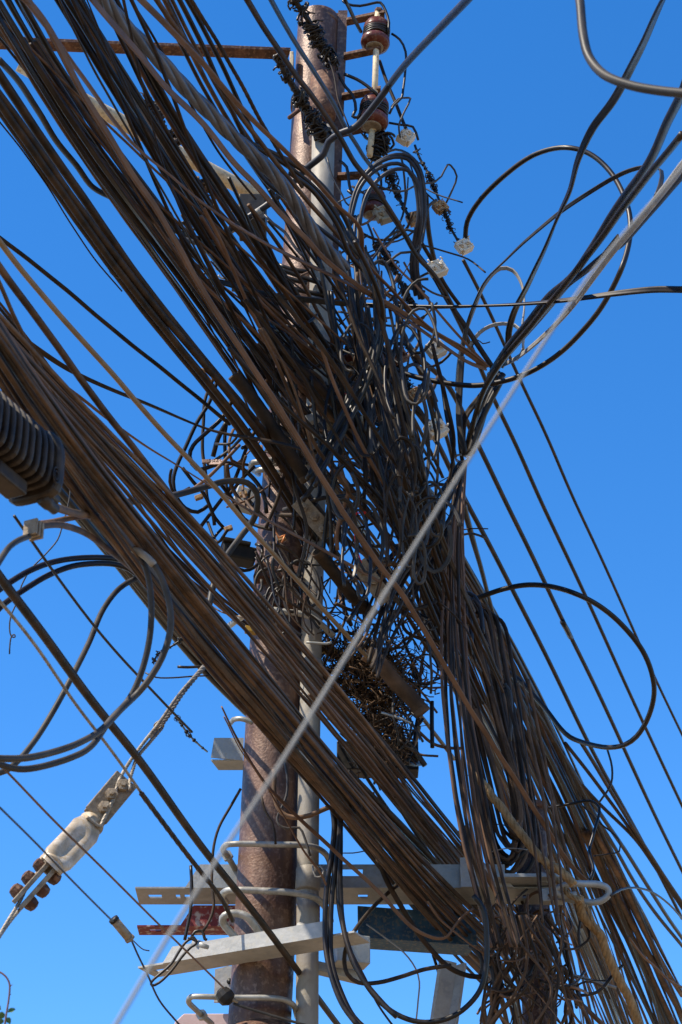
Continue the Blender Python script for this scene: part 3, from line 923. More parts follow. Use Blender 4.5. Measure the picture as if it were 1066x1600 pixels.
def tie(label, x, y, wpx, ang, Y, m='lgt', th=2.0, name='cable_tie', turns=2):
    if isinstance(Y, tuple):               # on a level run: (crossing row, nearness)
        r_ = ray(x, y)
        Y = height_at(Y[0]) * Y[1] * r_[1] / r_[2]
    c = P(x, y, Y)
    R = px2m(wpx / 2, Y, y)
    ca, sa = math.cos(RAD(ang)), math.sin(RAD(ang))
    u = np.array([ca, 0, sa])
    v = np.array([0, 1.0, 0])
    n = np.array([-sa, 0, ca])
    mb = MB()
    for i in range(turns):
        t = np.linspace(0, 2 * math.pi, 28)
        off = (i - (turns - 1) / 2) * px2m(th * 1.3, Y, y)
        mb.tube([c + (u * math.cos(q) + v * math.sin(q)) * R + n * (off + .003 * math.sin(2 * q + i)) for q in t], px2m(th / 2, Y, y), 6)
    return tag(mb.build(name, M[m]), label, 'cable tie')


tie('pale cable tie round the upper knot of black cables', 772, 588, 21, -10, 8.9)
tie('pale cable tie round the lower gathering of cables at the right', 722, 716, 20, -5, 8.95)

# ---- parallel lines on the right
LN = 'bare dark line strung parallel to the others at the right'
cable('dark line from the topmost white clamp, uppermost of the parallel lines', 'C 155,1085 F 240,260 330,460 400,620 500,820 600,1066 I 700,260 870,640 950,820 1066,1060 1090,1110', 5, 'drk', yc=300, k=1.02, name='power_line', wob=0)
cable('dark line from behind the coil, second from the top of the parallel lines', 'C 0,820 0,950 F 80,250 180,430 280,680 370,850 460,1066 I 560,260 700,560 830,850 930,1066 M 1066,290 1090,340', 6.5, 'drk', yc=340, k=1.02, name='power_line', wob=0)
cable('dark line with a splice sleeve, third from the top of the parallel lines', 'V 580,120 700,380 F 60,540 160,760 250,930 310,1066 I 420,270 570,590 700,850 800,1066 M 900,220 1000,430 1066,560 1090,610', 7, 'drk', yc=400, k=1.02, name='power_line', wob=0)
cable('dark line starting at the keyhole tag, lowest of the long parallel lines', 'V 480,500 640,560 720,650 830,850 920,1050 F 60,810 115,990 I 130,30 250,240 350,440 500,730 660,1066 M 760,190 880,400 1066,760', 7, 'drk', yc=500, k=1.02, name='power_line', wob=0)
cable('taped splice sleeve on the third parallel line', 'I 568,590 585,620 602,655', 9, 'blk', yc=400, k=1.015, name='splice_sleeve', wob=0)
cable('dark line passing left of the upper tie into the right fan', 'V 610,190 690,330 760,500 850,680 930,900 F 115,940 I 120,30 190,230 250,450 300,640', 6.5, 'drk', yc=450, k=1.0, name='power_line')
cable('second dark line passing left of the upper tie', 'V 710,120 740,330 760,480 800,650 840,760', 6, 'blk', yc=450, k=1.0, name='power_line')
cable('dark line curving from the small clamp to the lower tie', 'V 820,330 860,480 890,680 930,850 950,960', 6.5, 'blk', d=(9.0, 8.98), k=1, name='power_line')
cable('dark line bending from the lower tie down behind the brown drop cables', 'F 150,930 I 160,100 200,250 235,380 300,640', 6, 'blk', d=(8.98, 11), k=1, name='power_line')
cable('black closed loop hanging out at the right over the parallel lines', 'I 130,520 220,490 320,455 430,437 550,450 700,510 830,620 910,730 952,870 930,980 M 880,0 830,35 760,48 680,35 600,5 I 560,1035 480,930 330,800 240,830', 8.5, 'blk', d=(9.6, 9.2, 9.6, 10.4, 10.6), k=1)
cable('thin black curl dropping from the bottom of the right loop', 'M 755,55 775,130 770,200 720,275', 3.5, 'blk', d=10.5, k=1, name='wire')
cable('thin black wire kinked across the right fan', 'M 510,300 620,280 680,270 720,300 700,400 680,480 700,560 680,610', 5, 'blk', d=(10.2, 10.0), k=1)
cable('thin black hairpin wire sticking out of the right fan', 'M 640,280 720,360 800,430 805,480 770,490 700,500', 2.6, 'blk', d=10.2, k=1, name='wire')
cable('thin pale arc of wire from the eye hook to the right', 'M 770,665 810,640 870,632 940,650 1010,700 1066,760', 3.4, 'gry', d=(8.8, 10.5), k=1, name='wire')
cable('thin brown wire trailing across the fan at the bottom right', 'b 660,810 760,950 880,1060 960,1140 1066,1200', 4, 'pnk', d=(10.4, 11), k=1, name='wire')
for i, s in enumerate(('M 580,30 720,210 860,400 950,540 1080,740', 'M 640,20 740,180 860,380 1000,600 1090,730', 'M 560,60 680,260 800,430 920,620 980,720 1080,860', 'M 630,180 760,330 860,400 960,560 1080,720',
                       'M 660,260 790,470 880,640 940,720 1080,890', 'b 390,0 500,200 620,400 760,720 900,1000 1066,1260', 'b 330,0 480,330 620,600 760,850 900,1120 1066,1420', 'b 300,0 440,300 560,560 720,880 860,1180 1010,1500')):
    cable(('thin black line fanning out at the right edge, uppermost in the fan', 'black line crossing the upper one near the right edge', 'black line bending in the middle near the bottom right', 'black line ending at the right edge below the loop',
           'black line lying on the bent one at the bottom right', 'brown smooth cable, rightmost of the thick ones at the bottom right', 'thick brown cable, middle of three at the bottom right', 'thick brown cable, leftmost of three at the bottom right')[i],
          s, (5.5, 6, 6.5, 5.5, 6, 8.5, 10, 8.5)[i], ('drk', 'drk', 'blk', 'drk', 'blk', 'brn', 'brn', 'brn')[i], yc=660, k=1.0, wob=.3)

# ---- upper left and pole top
cable('thick grey cable coming from the top, kinked at the conduit and ending in the clamps', 'B 1120,-60 1066,0 960,110 800,280 680,440 600,530 540,555 490,590 470,640 400,700 330,770 240,850 100,940 10,1000 A 830,1010 760,990', 11, 'blu', d=(5.5, 7.6, 8.0, 8.2), k=1, wob=0, sides=10)
cable('grey white stub end of the thick kinked cable', 'a 790,640 700,700 620,760 530,805 490,790', 10, 'lgt', d=(8.1, 8.25), k=.995, wob=0)
cable('blue grey cable falling across the pole top', 'B 235,-30 250,0 340,160 430,300 510,430 560,530 610,610 640,660 690,720', 7.5, 'blu', d=(6.2, 8.7), k=1, wob=0)
cable('dark brown cable falling across the pole to the right side', 'B 140,-20 250,160 350,310 420,400 520,540 600,680 680,780 780,930 860,1066 E 930,160 1066,400', 8.5, 'drk', d=(5.8, 9.0), k=1)
cable('black stranded line from the top edge passing left of the pole', 'A 790,-10 930,210 1066,470 B 120,320 230,560 300,650 380,780', 6.5, 'drk', k=.92, prof='strand', twist=30)
cable('thin dark line crossing the hooked arm from the top edge', 'A 540,-10 600,80 700,260 800,440 900,620 1000,760 1066,830', 4, 'drk', yc=420, k=.9)
cable('twisted blue grey bundle of cores spiralling down from the top', 'A 380,-90 430,0 520,120 620,200 700,270 740,360 810,410 880,460 930,540 1000,600 1066,650 B 270,720 380,900 440,1000 560,1120', 24, 'tws', k=.8, prof='twisted', n=4, twist=11, name='twisted_cable')
cable('grey cable falling from the twisted bundle, upper one', 'a 640,200 720,340 830,480 930,560 1010,640 1066,690 B 560,1040 E 520,30 600,110 640,190', 7.5, 'blu', d=(7.6, 8.4), k=1)
cable('grey cable falling from the twisted bundle, lower one', 'a 700,210 790,280 930,330 1066,400 B 450,760 540,880 600,1000 E 600,50 640,150', 7, 'drk', d=(7.6, 8.4), k=1)
cable('wavy dark blue wire hanging left of the conduit', 'a 810,670 860,720 930,770 1000,870 1060,930', 5, 'blu', d=8.3, k=1)
cable('bent brown cable crossing the left bundles and ending beside the clamps', 'A 0,250 80,340 150,450 230,580 320,690 390,780 480,830 580,880 700,950 800,985 880,1010 920,1015', 9.5, 'gry', d=(5.6, 7.6), k=1)
for i, s in enumerate(('B 100,570 300,660 450,760 540,880 600,1000 E 640,60 700,180 720,350 690,520 620,680 530,850 440,1010 380,1100', 'B 110,580 300,680 440,790 530,910 590,1030 E 650,120 690,220 700,350 670,520 600,680 510,840 420,1020',
                       'B 330,720 430,800 520,930 580,1066 E 680,200 690,400 640,540 570,690 480,860 400,1010', 'E 600,20 660,140 715,300 700,450 640,640 560,800 470,960 430,1040')):
    cable('shiny black cable in the sheaf bowing right across the middle of the tangle', s, 8, 'blk', d=(7.4, 7.9, 8.0, 8.0), k=1 - .012 * i, group='shiny black cable sheaf')
for i, (dx, dy, sc) in enumerate(((0, 0, 1), (12, -8, 1.02), (-10, 14, .93), (20, 20, .85))):
    q = path('B 575,930 585,860 620,760 690,685 760,655 815,662 860,720 875,800 878,900 860,1000 845,1120 E 850,120 870,260')
    c_ = np.array([615, 330])
    q = (q - c_) * sc + c_ + np.array([dx, dy]) * .3
    cable('glossy grey black cable in the ring of coils right of the pole', q, 6.5, 'blu', d=(8.4, 8.35, 8.5, 8.8), k=1, group='ring of coiled cables')
for i, s in enumerate(('B 575,930 570,1066 E 575,100 590,230 640,420 660,560', 'B 600,900 590,1050 E 600,100 615,250 660,430', 'O 330,560 325,800 320,1100 V 300,0 330,150 400,300 430,430', 'O 265,560 262,800 280,1100 V 340,0 380,200 420,420')):
    cable('grey lit cable hanging straight down from the ring of coils', s, 5.5, ('gry', 'blu')[i % 2], d=(8.4, 8.3), k=1, group='cables hanging from the ring')
cable('grey wire loop curling back at the lower right of the coils', 'O 490,720 560,670 640,652 700,680 716,740 690,790 600,800 520,860 490,875 455,850 470,800', 4.2, 'gry', d=8.6, k=1, name='wire')
cable('thin grey wire running level behind the coils to a crooked end', 'O 420,340 480,380 560,405 640,400 710,360 800,350 860,310 900,235 920,240 957,310 930,390 890,480', 3.2, 'gry', d=(8.6, 8.9), k=1, name='wire')
cable('black cable dropping from the right coil to the white clamp', 'O 830,460 780,500 760,600 745,700 720,780 690,800', 5, 'gry', d=8.8, k=1)
cable('black cable from the coil beside the second white clamp', 'O 735,740 800,850 880,1000 990,1148', 6.5, 'drk', d=(8.8, 9.1), k=1)
cable('black wire looped from the top insulator down its right side', 'N 510,5 540,30 640,45 740,25 800,20 840,80 865,170 855,250', 4.4, 'blk', d=8.65, k=1, name='wire')
cable('black wire from the top insulator swinging right to the clamps', 'N 880,255 940,300 985,390 985,560 970,680 960,740 900,800 870,860', 4, 'blk', d=8.7, k=1, name='wire')
cable('black line hanging from the first arm behind the thick grey cable', 'N 790,460 850,640 920,800 1000,990', 5.5, 'drk', d=8.85, k=1)
cable('thin crooked wire at the right of the second insulator', 'N 880,810 930,750 1000,740 1025,745 980,850 940,960 950,1040', 3.2, 'gry', d=8.7, k=1, name='wire')
cable('black wire tail from the second insulator to the grey white clamp', 'N 860,930 950,945 1040,960 1090,1030 O 720,50 700,100', 4, 'blk', d=8.75, k=1, name='wire')
cable('black jumper wire from the pole collar to the second insulator', 'N 520,560 620,600 700,650 780,720', 5.5, 'blk', d=8.6, k=1, name='wire')
cable('black jumper wire curling under the second arm', 'N 480,560 540,660 590,720 610,830 585,880 620,890 650,840', 5, 'blk', d=8.62, k=1, name='wire')
cable('thin dark wire hanging beside the conduit top', 'N 400,440 440,560 480,760 520,860 560,960', 2.6, 'drk', d=8.4, k=1, name='wire')
cable('thin dark wire falling along the conduit', 'O 130,190 160,300 210,400 262,495 300,460', 3, 'blk', d=8.4, k=1, name='wire')
cable('black wire entering from the top edge to the topmost insulator', 'N 520,-20 570,70 610,160 650,240', 6, 'blk', d=(8.2, 8.6), k=1, name='wire')
cable('curved black wire on the upper arm of the tangle', 'O 205,210 250,250 265,330 280,400 300,430 262,400', 5, 'blk', d=8.55, k=1, name='wire')


def wrapped(label, s, w, d, n=40, m='blk', name='wrapped_wire', seed=0, rs=1.0):
    """a dead-end grip: core with many uneven turns and curls of tie wire, all one piece"""
    rng = random.Random(seed + len(s))
    q = spline(path(s), 4)
    pts, Y = to_world(q, d)
    mb = MB()
    r = px2m(w / 2, Y[0], q[0][1])
    mb.tube(pts, r * .55, 7)
    T, N, B_ = frames(pts)
    knots = [rng.randrange(len(pts)) for _ in range(max(3, n // 9))]
    for i in range(n):
        j = rng.randrange(len(pts)) if rng.random() < .35 else min(len(pts) - 1, max(0, int(rng.gauss(rng.choice(knots), 1.6))))
        R = r * (rng.uniform(.5, .95) if rng.random() < .7 else rng.uniform(1, 1.9)) * rs
        t0 = rng.uniform(0, 6.3)
        tl = rng.uniform(3, 9)
        tt = np.linspace(0, tl, int(4 + tl * 3))
        tilt = rng.uniform(-.7, .7)
        mb.tube([pts[j] + (N[j] * math.cos(t0 + a) + B_[j] * math.sin(t0 + a)) * R * (1 + .12 * math.sin(a * 2.3)) + T[j] * (a * r * rng.choice([.12, .2, .3]) * .6 + tilt * R * math.cos(a)) for a in tt], r * rng.uniform(.16, .26), 5)
    for i in range(n // 5):
        j = rng.randrange(len(pts))
        v = (N[j] * rng.uniform(-1, 1) + B_[j] * rng.uniform(-1, 1) + T[j] * rng.uniform(-1, 1))
        mb.tube([pts[j], pts[j] + v * r * 1.2, pts[j] + v * r * 1.9 + T[j] * r * .5], r * .15, 5)
    return tag(mb.build(name, M[m]), label, 'wire')


wrapped('knotted black tie wire wound down from the top edge over the pole top', 'N 130,-20 200,80 250,150 290,240 340,340 390,410 430,470', 17, (8.3, 8.6), 46)
wrapped('knotted black dead end wire left of the hollow collar', 'N 20,410 80,560 140,660 220,790 270,880 330,980 370,1050', 20, (8.2, 8.55), 60)
wrapped('twisted black wire hanging right of the insulators to the arching loop clamp', 'O 690,110 720,190 765,270 810,370 845,460 885,550 920,640 965,720', 7.5, 8.9, 60)
wrapped('twisted black wire behind the coil ring', 'O 470,230 530,300 570,410 620,510 660,580', 10, 8.9, 40)
wrapped('twisted black wire under the long pale clamp', 'O 440,740 530,850 590,970 640,1080 690,1148', 12, 8.8, 50)
wrapped('twisted black wire from the dark clamp to the rusty clamp', 'V 570,330 610,440 650,510 690,570', 9, 8.95, 36)
wrapped('short twisted black wire hanging from the dark clamp downward', 'V 600,180 650,270 720,380', 6, 8.95, 20)
wrapped('dense black wire windings beside the second insulator rod', 'O 420,20 470,110 500,60 440,180', 18, 8.75, 44)
wrapped('black tie wire bunch clinging to the upper bundle', 'A 600,390 650,470 690,540 740,590', 14, (8.0, 8.2), 44, 'drk')
wrapped('brown tie wire bunch hanging under the upper bundle', 'A 700,570 740,680 770,760 860,780 900,830', 15, (8.0, 8.2), 50, 'brn')
wrapped('knotted wire joint above the right end of the lower bundle', 'c 235,600 265,680 270,760 300,830', 10, 9.2, 26)
wrapped('black twisted wire end at the grey bent plate', 'K 205,5 250,70 300,120 330,145', 6, (8.0, 8.7), 24)
wrapped('small black twisted wire end left of the lower bundle', 'G 770,655 720,690 660,725 640,760', 6, 8.0, 22)

# dark cluster of clips left of the pole where the grey stub ends
rngc = random.Random(5)
cl = empty('clamp_cluster', P(340, 385, 8.6), 'cluster of grey cable clips packed between the bundles left of the pole', 'clips')
for i in range(13):
    x, y = rngc.uniform(300, 378), rngc.uniform(335, 440)
    t = np.linspace(0, rngc.uniform(3.5, 5.5), 16)
    R = px2m(rngc.uniform(6, 12), 8.5, y)
    c = P(x, y, rngc.uniform(8.4, 8.7))
    a0, tl = rngc.uniform(0, 6), rngc.uniform(-.6, .6)
    MB().tube([c + np.array([math.cos(a + a0), tl * math.sin(a), math.sin(a + a0) * .7]) * R for a in t], px2m(rngc.uniform(1.6, 3.2), 8.5, y), 7).build('clip', M[rngc.choice(['lgt', 'galv', 'blackp', 'blackp', 'gry'])], cl)
MB().box(P(395, 340, 8.95), (1, 0, 0), (0, 1, 0), (0, 0, 1), .075, .1, .09).build('backing_box', M['blackp'], cl, bevel=.008)
for i, s in enumerate(('a 540,900 580,905 650,935', 'a 600,980 660,1000 710,1025', 'a 900,970 960,990 1066,1010', 'a 930,1040 1000,1060 1066,1075', 'a 620,1110 720,1125 800,1142', 'Z 436,420 470,432 505,444', 'Z 438,446 475,455 510,462')):
    cable('short glossy black cable end lying level behind the bundles left of the conduit', s, 8, 'blk', d=8.55, k=1, group='level cable ends left of the conduit', wob=0)

# ---- left middle
cable('thin dark cable sagging alone across the blue gap at the left', 'D -30,-20 0,0 100,80 300,240 500,410 700,570 850,690 960,780', 7, 'drk', yc=680, k=.9)
cable('smooth tan lit cable running diagonally across the whole lower half', 'D -30,-20 0,32 150,210 330,420 480,580 620,750 760,900 900,1040 H 150,190 300,350 430,500 560,640 700,790 850,950 940,1066 L 700,220', 8, 'tan', yc=850, k=.84, wob=.2)
cable('dark cable parallel to the tan one on its left', 'D -30,85 0,130 150,330 300,540 430,720 560,880 700,1066 G 780,150 900,290 1000,420 1066,500 H 200,530 320,690 480,870 650,1070 L 330,320 500,520 650,640 800,790', 10, 'brn', yc=1000, k=.84, wob=.3)
cable('wavy dark cable swinging across the gap to the lashed cables', 'D -20,330 130,450 300,570 450,630 600,690 750,750 870,820 1010,830 E 150,835 330,860 420,900', 8.5, 'drk', yc=720, k=.86, prof='flat')
cable('brown flat wire crossing from the left bundle to the tag', 'D -10,390 150,540 300,640 450,760 600,870 750,960 870,1030 R 350,460 530,560 760,690 900,760 1066,850 S 700,890', 5.5, 'pnk', yc=800, k=.84, prof='flat')
cable('brown cable slipping steeply over the left bundle', 'D -10,180 100,420 180,560 270,740 340,880 440,1066 G 480,130 560,240', 6.5, 'brn', yc=960, k=.78)
cable('thin tan wire bowed beside the left bundle edge', 'D 440,850 500,890 560,950 620,1010 G 700,60', 2.4, 'tan', yc=960, k=.78, name='wire')
cable('thick dark cable bent over from the bundle and hanging in front of the pole', 'G 490,95 600,85 700,70 880,22 H 60,5 150,12 190,55 183,150 120,240 50,340 12,430 -10,530', 10, 'gry', d=(6.6, 7.6, 7.9, 7.7), k=1, wob=0, sides=10)
# lashed cable pair's ties
# ---- left closure and loops
cable('dark cable leaving the closure, uppermost of three', 'G 170,75 190,92 280,130 380,150 450,160 540,220', 12, 'brn', d=(4.55, 6.1), k=1, wob=0, sides=10)
cable('dark cable leaving the closure, middle one joining the uppermost', 'G 130,185 200,178 300,158 400,150 470,170', 9, 'brn', d=(4.55, 6.1), k=1, wob=0, sides=10)
cable('dark cable leaving the closure and arching down to the bundle', 'G 130,205 180,190 250,187 350,218 420,265 480,312 600,410', 10, 'brn', d=(4.55, 6.4), k=1, wob=0, sides=10)
cable('dark cable dropping from the closure to the left edge', 'G 120,235 80,250 40,278 0,335 -40,400', 10, 'gry', d=(4.5, 4.3), k=1, wob=0, sides=10)
cable('black loop cable, upper of two arching out at the left edge', 'G -60,500 0,455 60,415 120,380 200,348 300,328 450,325 520,340 590,390', 9.5, 'blk', d=(5.6, 6.4), k=1, wob=0, sides=10)
cable('black loop cable, lower of two arching out at the left edge', 'G -60,600 0,532 60,485 120,445 200,398 300,360 400,348 480,352 540,372 600,420', 9.5, 'blk', d=(5.6, 6.4), k=1, wob=0, sides=10)
cable('grey cable looping from the bundle round to the lower left', 'G 620,395 570,410 500,450 430,540 370,680 300,820 230,950 160,1066 J 180,150 100,245 30,300 -60,320', 9.5, 'gry', d=(6.4, 6.0, 5.8), k=1, wob=0, sides=10)
cable('pale grey capped cable, left of two curling under the closure', 'G 562,295 590,330 615,390 630,500 625,650 590,800 540,910 460,1000 J 500,170 400,225 200,283 100,290 0,265 -60,240', 10, 'gry', d=(5.6, 5.7, 5.3), k=1, wob=0, sides=10)
cable('pale grey capped cable, right of two curling under the closure', 'G 565,290 600,310 650,365 695,470 712,600 680,730 600,860 500,960 J 560,75 450,140 350,180 150,228 0,232 -60,228', 10.5, 'gry', d=(5.55, 5.65, 5.2), k=1, wob=0, sides=10)
cable('pale grey heat shrunk cap at the head of the right curling cable', 'G 555,288 580,300 615,325 640,352', 12.5, 'lgt', d=5.55, k=1, wob=0, name='end_cap', sides=10)
cable('thick black cable crossing below the pole from the left edge to the bottom', 'G -40,350 0,410 150,600 300,810 430,970 J 560,0 700,140 850,340 1000,560 K 50,195 150,320 350,600 500,780 650,980 870,1279 910,1330', 12.5, 'drk', yc=1330, k=.82, wob=0, sides=10)
cable('thin galvanised strand parallel to the thick black cable', 'G -30,470 0,510 100,620 200,760 300,920 390,1030 J 520,65 590,140 700,300 790,430', 5.5, 'strand', yc=1400, k=.82, prof='strand', name='guy_wire', wob=0)
cable('dark armoured wrap on the galvanised strand ending at the hook bolt', 'J 785,425 900,580 1066,800 K 130,410 230,560 330,680 400,760 430,800 435,850', 8, 'drk', yc=1400, k=.815, prof='strand', name='armour_rod', cat='cable', wob=0, twist=16)
cable('thin black wire crossing the gap from under the closure', 'G 60,150 130,250 250,420 400,620 520,760 620,860 720,970 800,1050 K 205,5', 4.5, 'blk', yc=1180, k=.8, wob=0, name='wire')
cable('thin grey wisp of wire with a curled end under the closure', 'G 290,0 292,60 280,120 255,210 240,250 180,320 130,370 90,440 70,510 45,570 40,620 48,652 62,655 62,645 50,648 42,680 40,725', 2.4, 'gry', d=6.3, k=1, wob=0, name='wire')
cable('short cut black stub beside the lower bundle', 'G 740,778 780,780 850,776', 4.5, 'blk', d=7.6, k=1, name='wire', wob=0)
cable('thin black wire drooping left of the guy grip', 'G 605,803 650,822 720,824 800,818 880,815', 2.6, 'blk', d=7.6, k=1, name='wire')
cable('thin brown wire slanting through the lower left past the white insulator', 'J 20,285 50,312 300,580 500,770 700,970 940,1210 1066,1330 K 150,880 260,990 400,1130', 3.6, 'pnk', yc=1560, k=.86, wob=0, name='wire')
cable('thin black wire running into the small splice tube at the lower left', 'J -20,485 0,505 250,750 350,860 500,1010 625,1135', 3.4, 'blk', yc=1700, k=.8, wob=0, name='wire')
cable('thin black wire leaving the small splice tube towards the bottom', 'K 10,920 45,1000 80,1070 130,1180 220,1290', 3.2, 'blk', d=7.3, k=1, wob=0, name='wire')
cable('short kinked grey wire end below the small splice tube', 'K 15,925 45,955 65,970 90,975', 2, 'gry', d=7.3, k=1, wob=0, name='wire')
sp_ = empty('splice_tube', P(190, 1452, 7.0), 'small brown splice tube on the thin black wire at the lower left', 'splice')
a_, b_ = P(178, 1437, 7.0), P(203, 1467, 7.05)
MB().lathe(a_, b_ - a_, [(0, .012), (.004, .0165), (np.linalg.norm(b_ - a_) - .004, .0165), (np.linalg.norm(b_ - a_), .012)], 14).build('sleeve', M['dusty'], sp_)
MB().lathe(a_ - (b_ - a_) * .08, b_ - a_, [(0, .009), (.002, .0185), (.014, .0185), (.016, .009)], 14).build('black_cap', M['blackp'], sp_)
MB().lathe(b_ - (b_ - a_) * .08, b_ - a_, [(0, .009), (.002, .0185), (.012, .0185), (.016, .009)], 14).build('end_cap', M['dusty'], sp_)

# ---- wires about the lower pole
for lb, s, w, m_, dd in (('dark bent wire hanging left of the pole onto the crossarm', 'K 470,300 430,370 380,460 358,540 352,620 350,700 358,790 340,850 312,895', 4.6, 'drk', 8.45),
                         ('dark wire end standing upright on the left of the galvanised crossarm', 'K 262,620 266,700 262,800 245,890 237,930', 5.5, 'blk', 8.8),
                         ('doubled black wire hooked in a long loop under the white crossarm', 'K 290,940 265,925 240,940 215,975 180,1030 130,1075 98,1105 100,1120 130,1108 180,1060 225,1000 262,960 285,945 275,920 250,925', 4.6, 'blk', 8.55),
                         ('black wire curl round the bolt of the white crossarm', 'K 265,920 280,895 310,893 320,925 330,930', 5, 'blk', 8.6),
                         ('pale brown wire bent into a hook beside the conduit', 'K 655,190 665,260 660,330 640,380 622,420 630,450 665,465 715,462 735,500 760,580', 4, 'gry', 8.35),
                         ('dark thin wire lying down the face of the pole', 'K 556,330 570,390 600,440 612,490 615,530', 4, 'drk', 8.5),
                         ('brown cable hanging off the lower bundle onto the conduit', 'K 610,220 612,340 640,400 690,420 760,410 830,380 900,360', 8, 'brn', 8.25),
                         ('thin wire tag hanging beside the conduit clip', 'K 770,620 780,665 805,665 815,640 800,620', 2.6, 'lgt', 8.4)):
    cable(lb, s, w, m_, d=dd, k=1, name='wire', wob=0)
cable('long brown flat cable running from above the pole down to the lower right loop', 'K 390,-40 440,60 520,200 600,310 720,430 830,530 1066,750 Y 640,660 720,740 800,785 870,805 920,795 960,740 1010,680 1066,640', 6, 'pnk', d=(7.4, 8.2, 8.4), k=1, prof='flat')
cable('thin brown cable beside it sliding under the conduit', 'K 400,0 470,140 560,260 660,430 740,570 800,650 830,710', 4, 'pnk', d=(7.5, 8.3), k=1, prof='flat')
for i, s in enumerate(('K 850,370 860,450 850,560 830,700 822,850 830,1000 860,1120 900,1210 960,1290', 'K 868,375 880,450 865,600 850,760 845,900 850,1020 880,1130 940,1250 1000,1310', 'K 885,380 885,500 885,700 895,850 920,960 970,1080 1066,1200 1120,1250',
                       'Y 330,100 325,300 320,600 345,750 390,920 L 130,1110 200,1330 300,1470 400,1550 520,1590 640,1580 740,1530 830,1430 865,1300 870,1150 850,1000 800,930')):
    cable(('thick black cable hanging below the lower bundle, leftmost', 'thick black cable hanging below the lower bundle, second from the left', 'thick black cable hanging below the lower bundle and swinging right', 'black cable making the big round loop at the bottom')[i],
          s, 8.5, 'blk', d=(8.3, 8.3, 8.2), k=1, wob=.3, sides=9)
cable('black cable stub rising from the small loop to the crossarm', 'L 410,870 300,970 220,1060 150,1170 125,1260 140,1340 200,1385 300,1385 420,1355 550,1315 680,1295', 7, 'drk', d=(8.7, 8.4, 8.6), k=1)
cable('black cable hanging from the lower bundle through the bottom loop', 'L 300,740 360,880 450,1030 560,1190 680,1310 780,1350 850,1355', 8.5, 'drk', d=(8.5, 8.9), k=1)
cable('thin pale wire curving below the blue crossarm', 'L 240,1080 340,1150 440,1230 500,1310 520,1380 510,1480 500,1580', 2.6, 'lgt', d=8.9, k=1, name='wire')
cable('thin grey wire arcing over the left crossarm', 'Y 330,330 400,330 450,322 485,315', 2, 'gry', d=8.6, k=1, name='wire')
cable('brown flat cable hooked up at its end beside the pale brace', 'L 560,960 620,1050 700,1120 790,1190 860,1230 895,1235 905,1180 915,1080', 5.5, 'pnk', d=(8.6, 8.9), k=1, prof='flat')
cable('lit black cables bent round beside the bottom loop', 'L 780,1190 830,1240 845,1310 830,1360', 7, 'gry', d=8.9, k=1)
for i, s in enumerate(('d 150,850 170,950 175,1080 150,1200 110,1330', 'd 180,780 215,900 220,1050 190,1200 130,1332', 'd 130,780 190,920 200,1050 170,1200')):
    cable('brown black cable in the short sheaf turning down at the bottom knot', s, 7, ('gry', 'drk', 'brn')[i], d=8.9, k=1, group='sheaf turning down at the bottom')
cable('dark cable rising from the black tangle past the pale brace', 'L 590,1240 620,1340 640,1410', 5, 'drk', d=9.3, k=1)
cable('black thin cable hanging at the bottom between the loops', 'L 160,1210 230,1350 290,1480 350,1570 380,1610', 3.5, 'drk', d=8.6, k=1)
cable('pale bent strap end sticking out right of the bottom knot', 'b 200,1100 300,1120 420,1160 560,1200', 4.5, 'lgt', d=9.2, k=1, name='wire')
cable('black cable curled out right of the bottom knot', 'b 610,1030 540,1090 470,1180 420,1230 330,1255 260,1260', 5.5, 'blk', d=9.1, k=1)
cable('grey cable bent above the bottom knot', 'b 310,640 280,700 268,800 280,900', 4.5, 'gry', d=9.0, k=1)
cable('smooth brown cable falling over the bottom knot', 'M 240,560 330,720 440,860 560,1030 680,1150 760,1230', 8, 'brn', d=(8.8, 9.4), k=1)

# ---- rope grips (laid tan wire)
cable('tan laid wire grip slanting down into the eye hook', 'c 300,150 345,190 420,260 470,340 550,430 640,560 720,660 830,800 930,900 1010,940 Z 884,1368 897,1382', 14, 'rope', d=(8.8, 8.75), k=1, prof='twisted', n=5, twist=42, name='rope_grip', wob=.2)
cable('tan laid wire grip, second leg through the eye hook', 'b 10,260 80,350 150,430 200,490 250,515 290,540', 9, 'rope', d=(8.9, 8.8), k=1, prof='twisted', n=4, twist=55, name='rope_grip', wob=0)
cable('tan laid wire grip hanging below the eye hook to the bottom right', 'b 270,500 300,640 370,720 440,800 470,900 540,1060 600,1180 660,1290 710,1420 740,1500', 15, 'rope', d=(8.82, 9.2), k=1, prof='twisted', n=5, twist=42, name='rope_grip', wob=.2)
cable('loose tan wire legs beside the lower laid grip', 'b 320,560 350,620 385,700 430,780', 6, 'rope', d=8.85, k=1, prof='twisted', n=3, twist=60, name='rope_grip', wob=0)

